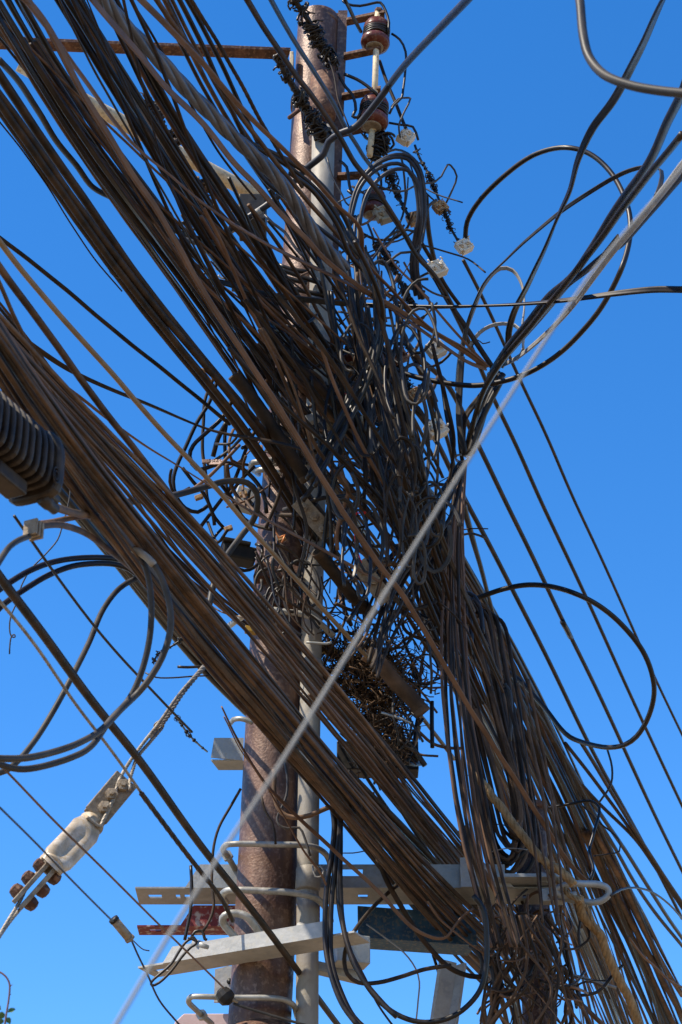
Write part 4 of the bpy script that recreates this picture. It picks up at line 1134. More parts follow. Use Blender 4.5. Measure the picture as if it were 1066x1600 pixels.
# ================================================================ runs of many cables
UM = ('drk', 'drk', 'drk', 'brn', 'blk')
UB = 'cables of the upper bundle'
U1Y, U1K = 745, .92
strands('thick brown cable in the lashed set at the left edge of the upper bundle', 'lashed cables left of the upper bundle',
        'Z -20,147 0,172 40,232 80,290 115,341 148,388 178,430 228,497 282,563 326,612 362,660 397,708 428,752 458,806 500,878 545,940',
        'Z -10,134 12,160 54,222 94,280 129,330 162,376 195,418 247,482 300,546 344,594 381,642 416,690 448,734 478,788 520,860 567,925', 3, (10.5, 13), ('drk', 'drk', 'brn'), seed=11, jit=.03, k=(.915, .925), prof='round', wav=.6, yc=U1Y)
cable('thin black wire tracing the left edge of the lashed cables', 'Z -20,165 0,190 45,247 100,332 150,410 190,455', 2.6, 'blk', yc=U1Y, k=.92, name='wire')
cable('single thick dark cable standing clear between the lashed set and the next group', 'Z -10,103 21,150 75,231 120,294 150,338 200,412 250,478 300,540 350,600 410,670 470,760 540,850', 13, 'drk', yc=720, k=.92, wob=.2, sides=9)
strands('dark cable in the second strand group from the left of the upper bundle', UB, 'Z 20,70 62,150 88,193 131,255 160,291 200,340 250,410 295,475 345,550 395,625 450,700 510,780 560,855 635,960 710,1075 770,1195 840,1335 900,1475 955,1620',
        'Z 38,60 82,140 112,190 150,245 182,288 222,338 272,402 320,465 366,535 418,610 472,685 530,765 585,845 665,950 740,1065 805,1185 870,1325 930,1465 990,1620', 7, (5, 9), ('drk', 'drk', 'blk', 'brn'), seed=12, jit=.16, wav=1.5)
strands('dark cable in the thick black strand group of the upper bundle', UB, 'Z 45,70 95,152 128,200 170,262 205,312 255,385 305,450 355,520 412,597 472,667 535,747 615,847 685,960 750,1095 815,1245 885,1405 965,1620',
        'Z 62,60 112,142 152,200 195,255 232,310 284,378 336,440 386,508 446,587 506,654 568,734 645,832 715,940 785,1070 860,1225 935,1395 1010,1620', 9, (4.5, 8.5), ('drk', 'blk', 'drk', 'brn'), seed=13, jit=.16, wav=1.5)
strands('brown black cable in the group at the corner, crossing behind the bent one', UB, 'Z -15,-12 25,50 62,112 105,180 150,240 205,310 262,392 320,470 380,545 440,620', 'Z 30,-15 62,50 98,112 140,178 185,240 238,305 290,382 342,452 402,530 465,605', 5, (6, 9.5), ('drk', 'blk', 'drk'), seed=14, jit=.12, wav=1.5)
strands('dark cable in the broad black strand group crossing the cream tube', UB, 'Z 82,-15 128,60 178,140 219,203 260,265 292,330 335,412 405,505 485,615 545,695 625,805 705,935 790,1075 860,1230 945,1410 1030,1620',
        'Z 118,-15 166,60 212,140 250,200 290,262 328,325 375,402 445,488 525,592 585,670 668,780 742,905 828,1050 903,1210 985,1390 1080,1620', 13, (4.5, 8), ('drk', 'blk', 'drk', 'drk', 'brn'), seed=15, jit=.16, wav=1.5)
strands('dark cable in the loose strand group under the blue twisted cable', UB, 'Z 150,-15 192,80 234,170 284,245 334,325 392,415 452,505 512,595 580,695 650,805 730,935 810,1085 880,1230',
        'Z 180,-15 217,70 258,155 312,225 362,305 425,395 485,485 545,575 612,675 680,785 755,915 835,1065 900,1210', 6, (5, 8), ('drk', 'blk', 'brn'), seed=16, jit=.14, wav=1.5)
strands('dark cable right of the blue twisted cable in the upper bundle', UB, 'Z 238,-15 285,80 325,170 375,245 430,325 490,405 530,475 570,560 610,680', 'Z 262,-15 312,85 350,165 400,235 455,310 515,390 555,460 595,545 640,660', 4, (6, 8), ('brn', 'drk'), seed=17, wav=1.5)
strands('lone dark cable passing between the hooked arm and the pole', UB, 'Z 270,-15 320,80 355,160 400,250 440,330 490,430', 'Z 285,-15 340,85 375,160 415,240 460,320 510,420', 2, (6, 8), ('drk',), seed=18)
strands('thin dark cable crossing among the strand groups above the pole', UB, 'Z 250,300 330,400 410,500 500,590 590,690 660,790 720,900', 'Z 400,270 450,360 520,450 580,540 640,640 720,800', 12, (4, 6.5), ('drk', 'brn', 'blk'), seed=19, jit=.3, trim=(.2, .3))
strands('brown lit cable among the darker ones in the middle of the upper bundle', UB, 'Z 230,330 290,420 350,500 420,600 480,690', 'Z 330,300 390,390 450,470 520,560 590,650', 6, (5, 7.5), ('brn', 'brn', 'pnk'), seed=20, jit=.2, trim=(.1, .2), k=(.88, .93))
strands('thin dark cable slanting flatter than the rest across the upper bundle', UB, 'Z -10,20 90,120 200,230 320,340 430,440 540,540', 'Z -5,60 80,170 180,290 290,400 400,500 520,600', 5, (4, 6), ('drk', 'brn', 'blk'), seed=28, jit=.3, k=(.84, .9))
strands('thin dark cable falling steeper than the rest through the upper bundle', UB, 'Z 30,-15 90,110 170,270 260,430 330,560 390,690', 'Z 210,-15 250,110 310,270 380,430 440,560 500,690', 8, (3.5, 6), ('drk', 'blk', 'brn'), seed=29, jit=.15, k=(.88, .97))
strands('fine dark wire crossing the lit pole below the lower clips', 'wires crossing the pole below the clips', 'Z 385,850 410,900 440,950 480,1010', 'Z 430,840 470,880 500,930 530,980', 9, (2.5, 4.5), ('drk', 'blk', 'brn'), seed=30, jit=.4, d=(8.35, 8.5), trim=(.2, .2), name='wire')
LM = ('drk', 'brn', 'brn', 'drk')
strands('brown cable in the tight lower bundle tied in front of the pole', 'cables of the lower bundle',
        'Z -20,560 60,690 140,800 215,895 270,975 330,1050 385,1105 432,1165 470,1205 530,1275 590,1350 640,1420 700,1480 760,1540',
        'Z 20,540 100,660 175,760 245,845 300,920 360,990 415,1050 465,1118 500,1160 560,1225 620,1300 680,1370 740,1430 800,1480', 36, (4, 8.5), ('drk', 'brn', 'brn', 'drk', 'pnk'), seed=21, jit=.14, k=(.77, .86), wav=1)
strands('brown cable in the upper layer of the lower bundle', 'cables of the lower bundle',
        'Z -20,520 60,600 130,690 200,770 270,850 330,920 390,985 450,1060 510,1130 570,1200 640,1290 720,1390 800,1480',
        'Z -20,470 60,560 140,650 225,730 300,810 370,890 430,960 490,1030 545,1095 605,1165 680,1260 750,1350 830,1440', 20, (3.5, 7), ('brn', 'brn', 'drk', 'pnk'), seed=22, jit=.2, k=(.78, .87))
strands('dark brown cable of the slack layer crossing the left bundle', 'cables of the lower bundle',
        'Z -20,600 60,700 140,790 210,850 270,900 330,930 400,1000', 'Z 0,480 80,580 150,680 230,790 300,900 380,960 470,1040', 10, (4, 6), ('brn', 'pnk', 'drk'), seed=23, jit=.3, k=(.74, .8))
strands('thick dark cable under the left bundle behind the closure', 'cables of the lower bundle', 'Z -20,640 60,745 130,825 200,905 260,985 330,1065 400,1130', 'Z 0,615 80,720 150,800 220,880 280,955 345,1030 420,1100', 7, (9, 12), ('drk', 'blk'), seed=24, jit=.06, k=(.84, .88))
strands('dark cable fanning out to the right of the tied lower bundle', 'cables fanning out of the lower bundle', 'Z 540,1245 590,1310 640,1375 690,1430 740,1480 790,1560 800,1620', 'Z 545,1205 610,1265 680,1330 740,1390 800,1440 850,1500 870,1620', 14, (5, 9), ('drk', 'blk', 'brn'), seed=25, jit=.2, k=(.86, .96), yc=1140)
strands('thin loose cable sagging under the lower bundle past the nest', 'cables fanning out of the lower bundle', 'Z 470,1090 530,1160 590,1240 650,1320 720,1410 790,1470', 'Z 520,1075 590,1150 650,1230 705,1310 760,1390 820,1450', 9, (4, 5.5), ('brn', 'drk', 'pnk'), seed=26, jit=.3, k=(.86, .93), yc=1080)
strands('brown flat cable dropping from the lower tie past the nest', 'drop cables below the lower tie', 'Z 716,722 700,800 692,900 690,1000 694,1100 705,1200 722,1300 745,1400 770,1480', 'Z 728,722 722,800 728,900 732,1000 735,1100 748,1200 765,1300 790,1400 815,1480', 16, (3.2, 5.6), ('brn', 'pnk', 'pnk', 'drk'), seed=31, jit=.22, d=(8.95, 8.8, 8.9), prof='mix')
strands('black cable spreading left from the lower tie into the tangle', 'cables spreading left of the lower tie', 'Z 716,722 690,760 660,800 620,850 580,920 545,975', 'Z 726,730 712,790 690,850 650,920 620,990 600,1080', 11, (4.5, 7), ('blk', 'drk', 'drk'), seed=32, jit=.2, d=(8.95, 8.4))
strands('brown cable in the right fan running down to the bottom right corner', 'cables of the right fan', 'Z 600,780 660,900 710,1020 755,1150 800,1280 850,1430 900,1620', 'Z 650,745 725,880 785,990 840,1100 905,1235 985,1400 1100,1630', 36, (3.8, 8), ('brn', 'drk', 'drk', 'pnk', 'blk'), seed=33, jit=.16, yc=640, k=(.96, 1.04))
strands('dark cable hanging in the black bottom mass under the eye hook', 'hanging cables of the bottom knot', 'Z 765,1430 768,1480 765,1530 760,1570 755,1625', 'Z 870,1430 880,1480 890,1530 905,1570 925,1625', 36, (3, 6), ('blk', 'drk', 'drk', 'brn', 'brn'), seed=34, jit=.25, d=(9.05, 9.25))
strands('dark cable falling between the slack coil and the eye hook', 'cables between coil and hook', 'Z 770,1080 790,1160 812,1240 825,1300 830,1370 835,1440', 'Z 830,1060 850,1150 868,1230 885,1310 900,1400 910,1450', 6, (3.5, 6), ('drk', 'brn', 'brn'), seed=38, jit=.08, d=(9.2, 9.15))
strands('thick dark cable in the shaded core of the middle tangle', 'core cables of the middle tangle', 'Z 520,520 560,600 590,680 610,760 630,850 650,930 690,1010', 'Z 600,540 630,620 650,700 668,780 690,850 715,920 755,990', 16, (6, 9), ('drk', 'blk', 'brn'), seed=35, jit=.2, d=(9.1, 9.3, 10))
strands('thick brown cable crossing the pole in the lit gap', 'sleeves crossing the pole', 'Z 400,540 450,585 500,640 560,700', 'Z 420,520 480,570 530,620 590,680', 3, (14, 18), ('drk', 'brn'), seed=37, jit=.05, d=(8.3, 8.5), prof='round', wav=0)

# open pipes
def pipe(label, s, w, d, m='brn', name='pipe'):
    q = spline(path(s), 8)
    pts, Y = to_world(q, d)
    r = px2m(w / 2, Y[0], q[0][1])
    root = empty(name, pts[0], label, 'pipe')
    MB().tube(pts, r, 18, cap=False).build('wall', M[m], root)
    for e, f in ((0, 1), (-1, -2)):
        ax_ = pts[e] - pts[f]
        ax_ /= np.linalg.norm(ax_)
        MB().lathe(pts[e] - ax_ * .004, ax_, [(-.03, r * .82), (.004, r * .84), (.0075, r * 1.04), (0, r * 1.06), (-.02, r * 1.04), (-.03, r * .9)], 18).build('rim', M[m], root)
        MB().lathe(pts[e] - ax_ * .035, ax_, [(0, r * .9), (.002, r * .9)], 18).build('bore', M['blackp'], root)  # black disc stands in for the shade inside the open mouth


pipe('brown pipe with an open round mouth in front of the pole', 'Z 366,586 400,630 440,690 480,750', 21, (7.7, 8.0), 'drk')
pipe('ribbed brown tube ending in the gap above the drop cables', 'T 380,330 470,400 560,510 660,610 745,715', 25, (8.5, 8.6), 'brn')
pipe('long dark tube slanting through the middle below the red wire', 'S 280,690 400,840 520,990 650,1109', 20, (8.1, 8.4), 'drk')

# coil of slack cable hung at the right: many turns, one thing
rng = random.Random(77)
coil = empty('cable_coil', P(760, 1150, 9.15), 'tall brown coil of slack cable hung from the fan above the eye hook', 'cable coil')
for i in range(15):
    u = i / 14
    wx = 16 + 30 * u + rng.uniform(-3, 3)
    top = np.array([712 + 34 * u + rng.uniform(-4, 4), 932 + rng.uniform(-8, 14) + 22 * u])
    bot = np.array([800 + rng.uniform(-14, 14), 1300 + 70 * u + rng.uniform(-14, 14)])
    ax_ = (bot - top) / np.linalg.norm(bot - top)
    nx = np.array([ax_[1], -ax_[0]])
    L = np.linalg.norm(bot - top)
    loop = []
    for t, s_ in ((0, 0), (.03, .8), (.2, 1), (.5, 1.05), (.8, .95), (.95, .7), (1, 0), (.95, -.7), (.8, -.9), (.5, -1), (.2, -.95), (.03, -.8)):
        loop.append(top + ax_ * L * t + nx * wx * s_ * .8 + np.array([rng.uniform(-2, 2), 0]))
    sp = spline(np.array(loop), 9, True)
    pts, Y = to_world(sp, d=(9.1 + .012 * i, 9.0 + .012 * i, 9.1 + .012 * i))
    MB().tube(pts, px2m(rng.uniform(2.6, 3.8), 9.1, 1100), 7, 'flat' if i % 3 == 0 else 'round').build('turn', M[('brn', 'brn', 'drk')[i % 3]], coil)
for i, s in enumerate(('I 50,560 40,500 70,450 110,445 150,480 180,560 190,700', 'I 130,520 160,470 200,485 225,540 235,640', 'I 170,600 170,530 195,495 225,530')):
    cable('blue black cable curled over the head of the slack coil', s, 7, 'blu', d=9.0, k=1, group='cables curled over the coil head')
cable('grey flecked cable hanging in front of the slack coil', 'I 325,850 345,880 352,950 365,1066 M 370,20 330,30', 6.5, 'gry', d=8.95, k=1)

# ---- tangled thin wires: each its own
rng = random.Random(4)
TANG = 'loose wires in the tangle around the pole'


def tangle(n, poly, label, group, w=(3, 7), mats=('blk', 'drk', 'blk', 'brn', 'gry', 'pnk'), d=(8.2, 9.2), size=(70, 150), vert=.7, seed=1, name='wire'):
    rng = random.Random(seed)
    poly = np.array(poly, float)
    lo, hi = poly.min(0), poly.max(0)

    def inside(p):
        c = False
        for i in range(len(poly)):
            a, b = poly[i], poly[i - 1]
            if (a[1] > p[1]) != (b[1] > p[1]) and p[0] < (b[0] - a[0]) * (p[1] - a[1]) / (b[1] - a[1]) + a[0]:
                c = not c
        return c
    for i in range(n):
        while True:
            p = np.array([rng.uniform(lo[0], hi[0]), rng.uniform(lo[1], hi[1])])
            if inside(p):
                break
        ang = rng.gauss(math.pi / 2 - .15, .5) if rng.random() < vert else rng.uniform(0, 6.3)
        turn = rng.uniform(-.4, .4) if rng.random() < .75 else rng.choice([-1, 1]) * rng.uniform(.6, 1.0)
        st = rng.uniform(*size) / 4
        q = [p]
        for j in range(rng.randint(4, 9)):
            ang += turn + rng.gauss(0, .25)
            p = p + np.array([math.cos(ang), math.sin(ang)]) * st * rng.uniform(.7, 1.3)
            if len(q) > 3 and (np.any(p < lo - 12) or np.any(p > hi + 12) or not inside(p * .8 + poly.mean(0) * .2)):
                break
            q.append(p)
        y0 = rng.uniform(*d)
        cable(label, np.array(q), rng.uniform(*w), rng.choice(mats), d=(y0, y0 + rng.uniform(-.25, .25), y0 + rng.uniform(-.2, .2)), k=1, group=group, name=name, prof='round', wob=.5)


tangle(40, [(520, 430), (640, 450), (660, 600), (680, 780), (700, 860), (660, 960), (560, 930), (470, 850), (470, 700), (500, 560)], 'thin dark wire looping in the dense tangle right of the pole', TANG, seed=41)
tangle(26, [(430, 480), (560, 500), (560, 740), (480, 900), (390, 830), (380, 700)], 'thin dark wire crossing the pole face in the middle tangle', TANG, seed=42, d=(8.0, 8.5))
tangle(6, [(330, 690), (420, 690), (430, 830), (350, 820)], 'dark wire curling in the open tangle left of the pole', 'wires curling left of the pole', seed=43, size=(90, 150), w=(4, 6.5), vert=.9, d=(8.3, 8.9))
tangle(48, [(480, 900), (660, 930), (700, 1080), (640, 1180), (520, 1080)], 'fine dark wire around the nest and open tube', 'wires around the nest', seed=44, w=(2.5, 6), d=(8.6, 9.2))
tangle(30, [(745, 1400), (860, 1400), (880, 1480), (770, 1490)], 'brown wire curled in the bottom knot under the eye hook', 'wires of the bottom knot', seed=45, w=(2.2, 5), mats=('brn', 'drk', 'drk', 'pnk', 'brn'), d=(8.75, 9.2), size=(25, 80), vert=.3)
tangle(34, [(770, 1490), (880, 1480), (900, 1560), (770, 1560)], 'thin wire hanging in disorder below the bottom knot', 'wires hanging below the knot', seed=48, w=(2.2, 5), mats=('brn', 'drk', 'blk', 'pnk', 'drk'), d=(8.75, 9.0), size=(50, 110), vert=.95)
tangle(26, [(560, 220), (650, 250), (660, 480), (560, 500)], 'thin black wire dangling around the insulators and coils', 'wires around the insulators', seed=46, w=(2.2, 4.5), d=(8.6, 9.1))
mb, spans = MB(), []
rng = random.Random(61)
for i in range(60):
    reg = rng.random()
    if reg < .42:
        x, y = rng.uniform(425, 545), rng.uniform(410, 930)
    elif reg < .95:
        y = rng.uniform(430, 960)
        x = 500 + (y - 430) * .22 + rng.uniform(0, 90)
    else:
        x, y = rng.uniform(500, 690), rng.uniform(900, 1120)
    ang = rng.choice([rng.gauss(1.5, .35), rng.gauss(.9, .2), rng.uniform(0, 6.3)])
    tn, st = rng.gauss(0, .25), rng.uniform(14, 30)
    q = [np.array([x, y])]
    for j in range(rng.randint(4, 8)):
        ang += tn + rng.gauss(0, .1)
        q.append(q[-1] + np.array([math.cos(ang), math.sin(ang)]) * st)
    y0 = rng.uniform(8.0, 9.2)
    q = spline(np.array(q), 7)
    mb.tube([P(a, b, y0 + .12 * math.sin(j * .3)) for j, (a, b) in enumerate(q)], px2m(rng.uniform(.7, 2.4), 8.5, 700), 6)
    spans.append((len(mb.f), rng.choice([0, 0, 1, 2, 2, 3])))
lw_o = mb.build('loose_wires', M['drk'])
for m_ in ('brn', 'gry', 'pnk'):
    lw_o.data.materials.append(M[m_])
f0 = 0
for f1, mi in spans:
    for j in range(f0, f1):
        lw_o.data.polygons[j].material_index = mi
    f0 = f1
tag(lw_o, 'mass of fine loose dark wire scraps filling the tangle about the pole', 'wires', kind='stuff')
# big open curls left of the pole
for i, s in enumerate(('R 330,-280 270,-120 200,0 120,170 70,280 45,380 60,470 120,550 200,575 270,530', 'R 430,-170 380,-60 330,0 240,80 170,150 150,220 200,300 330,270 430,265 540,340 620,460 640,580', 'R 310,-300 250,-140 240,0 235,200 250,330 260,480 310,610 370,680', 'R 410,-60 380,60 380,280 385,480',
                       'R 580,40 520,150 430,380 330,520 220,670', 'R 30,300 20,380 60,460 150,420', 'R 100,290 170,380 240,460 300,600 310,660', 'R 540,40 480,100 400,180 330,230 260,270', 'R 540,420 525,480 545,540 575,500 590,440', 'R 360,680 310,740 300,800', 'R 390,690 330,770 270,640',
                       'R 430,920 500,950 560,930 600,880 610,800 570,780', 'R 390,-10 330,100 300,220', 'R 570,280 490,360 400,470')):
    cable(('black cable bowed out farthest left of the tag', 'black cable swirling over the number tag', 'black cable running straight down behind the tag', 'black cable upright right of the tag', 'black cable slanting down left behind the tan one', 'small black bight left of the tan cable',
           'black cable curling under the tag', 'grey black cable end slanting above the tag', 'narrow black hairpin inside the bent grey cable', 'short black curl under the orange clips', 'black cable crossing left under the tag',
           'black cable curling above the pole flange', 'thick black stub above the number tag', 'black cable slanting past the pale U bolts')[i], s, (6.5, 7, 5.5, 6, 6, 5, 6, 5, 5, 4.5, 5, 5.5, 8, 5.5)[i], ('blk', 'blk', 'drk', 'blk', 'drk', 'blk', 'blk', 'gry', 'blk', 'blk', 'drk', 'blk', 'blk', 'drk')[i], d=(8.4 + .05 * (i % 5), 8.6), k=1)
cable('thin red wire hanging down to the beige clamp', 'S 590,425 605,430 580,440 545,430 535,470 530,560 540,650 560,720 575,765', 2.2, 'red', d=8.0, k=1, name='wire', wob=0)
cable('bent orange copper wire beside the black hairpin', 'R 690,680 700,695 690,660 720,740 760,720 740,770', 3, 'copper', d=8.2, k=1, name='wire', wob=0)
cable('fine white arc of wire round the slack coil', 'c 440,815 540,785 640,775 770,788', 1.8, 'lgt', d=8.9, k=1, name='wire', wob=0)
cable('thin black wire arching over the slack coil', 'c 385,590 450,578 560,578 620,600', 1.8, 'blk', d=8.9, k=1, name='wire', wob=0)
CT = 'long cables pouring down through the tangle'
strands('long cable pouring down through the tangle right of the conduit', CT, 'Z 500,400 520,500 545,600 575,700 610,800 650,900 690,1000 735,1110', 'Z 585,380 605,480 625,580 645,680 668,770 695,860 735,960 790,1080', 22, (4, 7), ('drk', 'blk', 'brn', 'drk', 'gry'), seed=53, jit=.3, d=(8.1, 8.3, 9.3), wav=2.5, trim=(.15, .25))
strands('long cable slanting over the pole into the right hand fan', CT, 'Z 330,500 400,590 470,690 540,800 620,930 700,1060', 'Z 430,440 500,540 560,640 630,750 700,880 770,1020', 10, (4, 7), ('drk', 'brn', 'brn', 'pnk', 'drk'), seed=54, jit=.3, d=(7.6, 8.2, 9.4), wav=2, trim=(.2, .2))
for i in range(9):
    cx, cy, rr_ = rng.uniform(395, 470), rng.uniform(830, 985), rng.uniform(18, 40)
    t0 = rng.uniform(0, 6.3)
    cable('loose cable curl hanging before the pole above the lower bundle', np.array([[cx + rr_ * .6 * math.cos(t0 + a) + a * 4, cy + rr_ * math.sin(t0 + a)] for a in np.linspace(0, rng.uniform(3.5, 6), 10)]), rng.uniform(3, 5.5), rng.choice(['blk', 'drk', 'gry']), d=8.35, k=1, group='curls before the pole')
# wide open bights of cable hanging in the tangle
rng = random.Random(52)
for i in range(26):
    cx, cy = rng.uniform(500, 650), rng.uniform(470, 900)
    cx += (cy - 480) * .08
    rx, ry = rng.uniform(14, 34), rng.uniform(34, 85)
    t0, tl = rng.uniform(0, 6.3), rng.uniform(4.2, 6.8)
    q = np.array([[cx + rx * math.cos(t0 + a) * (1 + .1 * math.sin(2 * a)) + a * 3, cy + ry * math.sin(t0 + a)] for a in np.linspace(0, tl, 11)])
    y0 = rng.uniform(7.55, 7.9)
    cable('open bight of cable hanging over the tangle right of the conduit', q, rng.uniform(4.5, 7), rng.choice(['blk', 'drk', 'gry', 'gry', 'blk']), d=(y0, y0 + .12, y0 + .05), k=1, group='open bights over the tangle', prof=rng.choice(['round', 'round', 'flat']))
# long shadowed hanging wires in the middle
for i in range(14):
    rr_ = random.Random(900 + i)
    x = 395 + i * 22 + rr_.uniform(-8, 8)
    y = 500 + rr_.uniform(-60, 60) + (i % 3) * 40
    q = np.array([[x, y], [x + rr_.uniform(0, 25), y + 70], [x + rr_.uniform(10, 35), y + 150], [x + rr_.uniform(0, 35), y + 230], [x + rr_.uniform(-10, 30), y + 310]])
    cable('long thin dark wire hanging down through the middle of the tangle', q, rr_.uniform(4.5, 6.5), rr_.choice(['blk', 'drk', 'brn']), d=(7.9, 8.2), k=1, group='long wires hanging through the tangle', prof=rr_.choice(['flat', 'round']))

# ties on bundles
tie('dark wire tie round the lashed cables at the left, upper one', 182, 423, 27, -38, (U1Y, .92), 'brn', 3, turns=2)
tie('dark wire tie round the lashed cables at the left, lower one', 321, 588, 27, -38, (U1Y, .92), 'brn', 3, turns=2)
tie('dark wire tie round the lashed cables above the tag', 424, 716, 30, -38, (U1Y, .92), 'drk', 3, turns=2)
tie('dark binding round the lower bundle just before the pole', 448, 1142, 74, -42, (1130, .82), 'drk', 5, turns=2)
tie('dark binding round the lower bundle right of the conduit', 536, 1240, 74, -42, (1130, .82), 'drk', 5, turns=3)

# ---------------------------------------------------------------- ribbed cable closure at the left edge
A0 = P(-72, 592, 4.15)
A1 = P(60, 757, 4.5)
A1[2] = A0[2] = (A0[2] + A1[2]) / 2
ex = A1 - A0
Lc = np.linalg.norm(ex)
ex /= Lc
ez = np.array([0, 0, 1.0])
ey = np.cross(ez, ex)
clo = empty('splice_closure', (A0 + A1) / 2, 'ribbed black cable splice closure hanging at the left edge under the bundle', 'closure')


def sect(hw, hh, n=40, pw=3.2):
    out = []
    for i in range(n):
        t = 2 * math.pi * i / n
        c_, s_ = math.cos(t), math.sin(t)
        p_ = 2.2 if s_ > 0 else 5.0
        k_ = (abs(c_) ** p_ + abs(s_) ** p_) ** (-1 / p_)
        out.append((hw * c_ * k_, hh * s_ * k_))
    return out


HW, HH = .074, .092
mb = MB().prism(sect(HW * .8, HH * .84), A0, ey, ez, ex, 0, Lc - .01)
mb.build('body', M['ribp'], clo)
nr = 12
for i in range(nr):
    s_ = .012 + i * (Lc - .07) / (nr - 1)
    MB().prism(sect(HW, HH), A0, ey, ez, ex, s_, s_ + .014).build('rib', M['ribp'], clo, bevel=.005)
MB().prism(sect(HW * 1.08, HH * 1.12), A0, ey, ez, ex, Lc - .03, Lc).build('end_plate', M['ribp'], clo, bevel=.008)
mk = MB()
tl = np.linspace(.5, 5.8, 18)
cc = A0 + ex * (Lc - .035) - ey * 0 + ez * 0
side = 1 if (ey.dot(CAM - A0) > 0) else -1
for sc in (1, .55):
    mk.tube([A0 + ex * (Lc - .034 + .013 * math.cos(t) * sc) + ey * side * (HW * 1.03) + ez * (-.055 + .022 * math.sin(t) * sc) for t in tl], .0022, 5)
mk.build('embossed_mark', M['ribp'], clo)
bx = A0 + ex * Lc * .62 - ez * (HH + .018)
MB().box(bx, ex, ey, ez, Lc * .16, .03, .02).build('mounting_box', M['ribp'], clo, bevel=.006)
for i in range(3):
    MB().lathe(A0 + ex * (Lc - .02) - ez * (HH * (.55 + .3 * i)) + ey * side * .03, ex, [(0, .017), (.03, .017), (.032, .014), (.06, .014)], 14).build('gland', M['ribp'], clo)
for x_, y_ in ((100, 1180),):
    c = P(48, 824, 4.5)
    mb = MB()
    for i in range(3):
        mb.box(c + ex * .014 * i, ex, ey, ez, .004, .02, .022)
    mb.box(c + ex * .014 + np.array([0, .005, 0]), ex, ey, ez, .02, .012, .012)
    mb.build('strain_relief', M['dusty'], clo, bevel=.002)

# ---------------------------------------------------------------- small things in the tangle
tg = empty('number_tag', P(337, 722, 8.3), 'small pinkish number tag on a rusty clip left of the pole', 'tag')
MB().box(P(337, 722, 8.3), (1, 0, .02), (0, 1, -.3), (-.02, .3, 1), px2m(10, 8.3, 720), .002, px2m(5.5, 8.3, 720)).build('plate', M['tagm'], tg, bevel=.001)
MB().box(P(322, 721, 8.3), (1, 0, .02), (0, 1, -.3), (-.02, .3, 1), px2m(6, 8.3, 720), .004, px2m(4, 8.3, 720)).build('clip', M['rust'], tg, bevel=.001)
cu = bpy.data.curves.new('number', 'FONT')
cu.body = '2845'
cu.size = px2m(11, 8.3, 720)
cu.align_x = 'CENTER'
cu.align_y = 'CENTER'
tmp = bpy.data.objects.new('number', cu)
COL.objects.link(tmp)
me = bpy.data.meshes.new_from_object(tmp.evaluated_get(bpy.context.evaluated_depsgraph_get()))
bpy.data.objects.remove(tmp)
num = bpy.data.objects.new('number', me)
COL.objects.link(num)
me.materials.clear()
me.materials.append(M['ink'])
num.parent = tg
num.rotation_euler = (RAD(90) + math.atan(.3), 0, 0)
num.location = (0, -.0045, -.0)

kt = empty('keyhole_tag', P(648, 704, 8.9), 'black plastic tag with a round hole hanging right of the tangle', 'tag')
hh = []
for t in np.linspace(0, math.pi, 14):
    hh.append((px2m(13, 8.9, 700) * math.cos(t), px2m(10, 8.9, 700) + px2m(9, 8.9, 700) * math.sin(t)))
hh += [(-px2m(12, 8.9, 700), -px2m(20, 8.9, 700)), (px2m(12, 8.9, 700), -px2m(20, 8.9, 700))]
MB().prism(hh, P(648, 706, 8.9), (1, 0, 0), (0, .2, 1), (.3, 1, 0), -.012, .012).build('plate', M['blackp'], kt, bevel=.003)
MB().lathe(P(648, 697, 8.885), (.1, -1, .1), [(0, px2m(3, 8.9, 700)), (.004, px2m(3, 8.9, 700))], 16).build('eyelet', M['lgt'], kt)
cable('thin black wire curl holding the round holed tag', 'V 590,820 600,760 640,750 670,780 680,830', 3, 'blk', d=8.88, k=1, name='wire', wob=0)
jb = empty('junction_box', P(372, 866, 8.6), 'black junction box sticking out left of the pole under the tangle', 'junction box')
MB().box(P(372, 868, 8.6), (1, .2, -.12), (-.2, 1, 0), (.1, 0, 1), px2m(27, 8.6, 860), .05, px2m(12, 8.6, 860)).build('case', M['blackp'], jb, bevel=.01)
MB().box(P(368, 853, 8.58), (1, .2, -.12), (-.2, 1, 0), (.1, 0, 1), px2m(22, 8.6, 860), .055, px2m(3, 8.6, 860)).build('lid', M['blackp'], jb, bevel=.004)
bk = empty('terminal_box', P(382, 775, 8.85), 'pale grey broken terminal box with orange clips left of the pole', 'box')
MB().box(P(384, 782, 8.9), (1, .1, -.3), (-.1, 1, 0), (.3, 0, 1), px2m(18, 8.9, 780), .05, px2m(15, 8.9, 780)).build('case', M['galv'], bk, bevel=.008)
for x, y in ((311, 777), (380, 772), (357, 826), (440, 842)):
    MB().box(P(x, y, 8.55), (1, 0, .4), (0, 1, 0), (-.4, 0, 1), .02, .012, .011).build('clip', M['orange'], bk, bevel=.003)
rc_ = MB().lathe(P(538, 628, 8.15), (.3, -.8, .2), [(0, .022), (.03, .024), (.045, .018)], 14)
tag(rc_.build('wire_connector', M['red']), 'small red plastic connector in the middle of the tangle', 'connector')
for i, (x, y, m_) in enumerate(((512, 655, 'beige'), (545, 645, 'dusty'), (566, 662, 'beige'))):
    mb = MB().lathe(P(x, y, 8.2), (.5, -.7, .1), [(0, .03), (.03, .032), (.035, .022), (.02, .018)], 16)
    mb.lathe(P(x, y + 6, 8.22), (.2, -.4, -.6), [(0, .02), (.05, .02), (.055, .014)], 12)
    tag(mb.build('insulator_bushing', M[m_]), ('dusty beige bushing left of the red connector', 'dark dusty bushing under the red connector', 'beige bushing right of the red connector')[i], 'bushing')
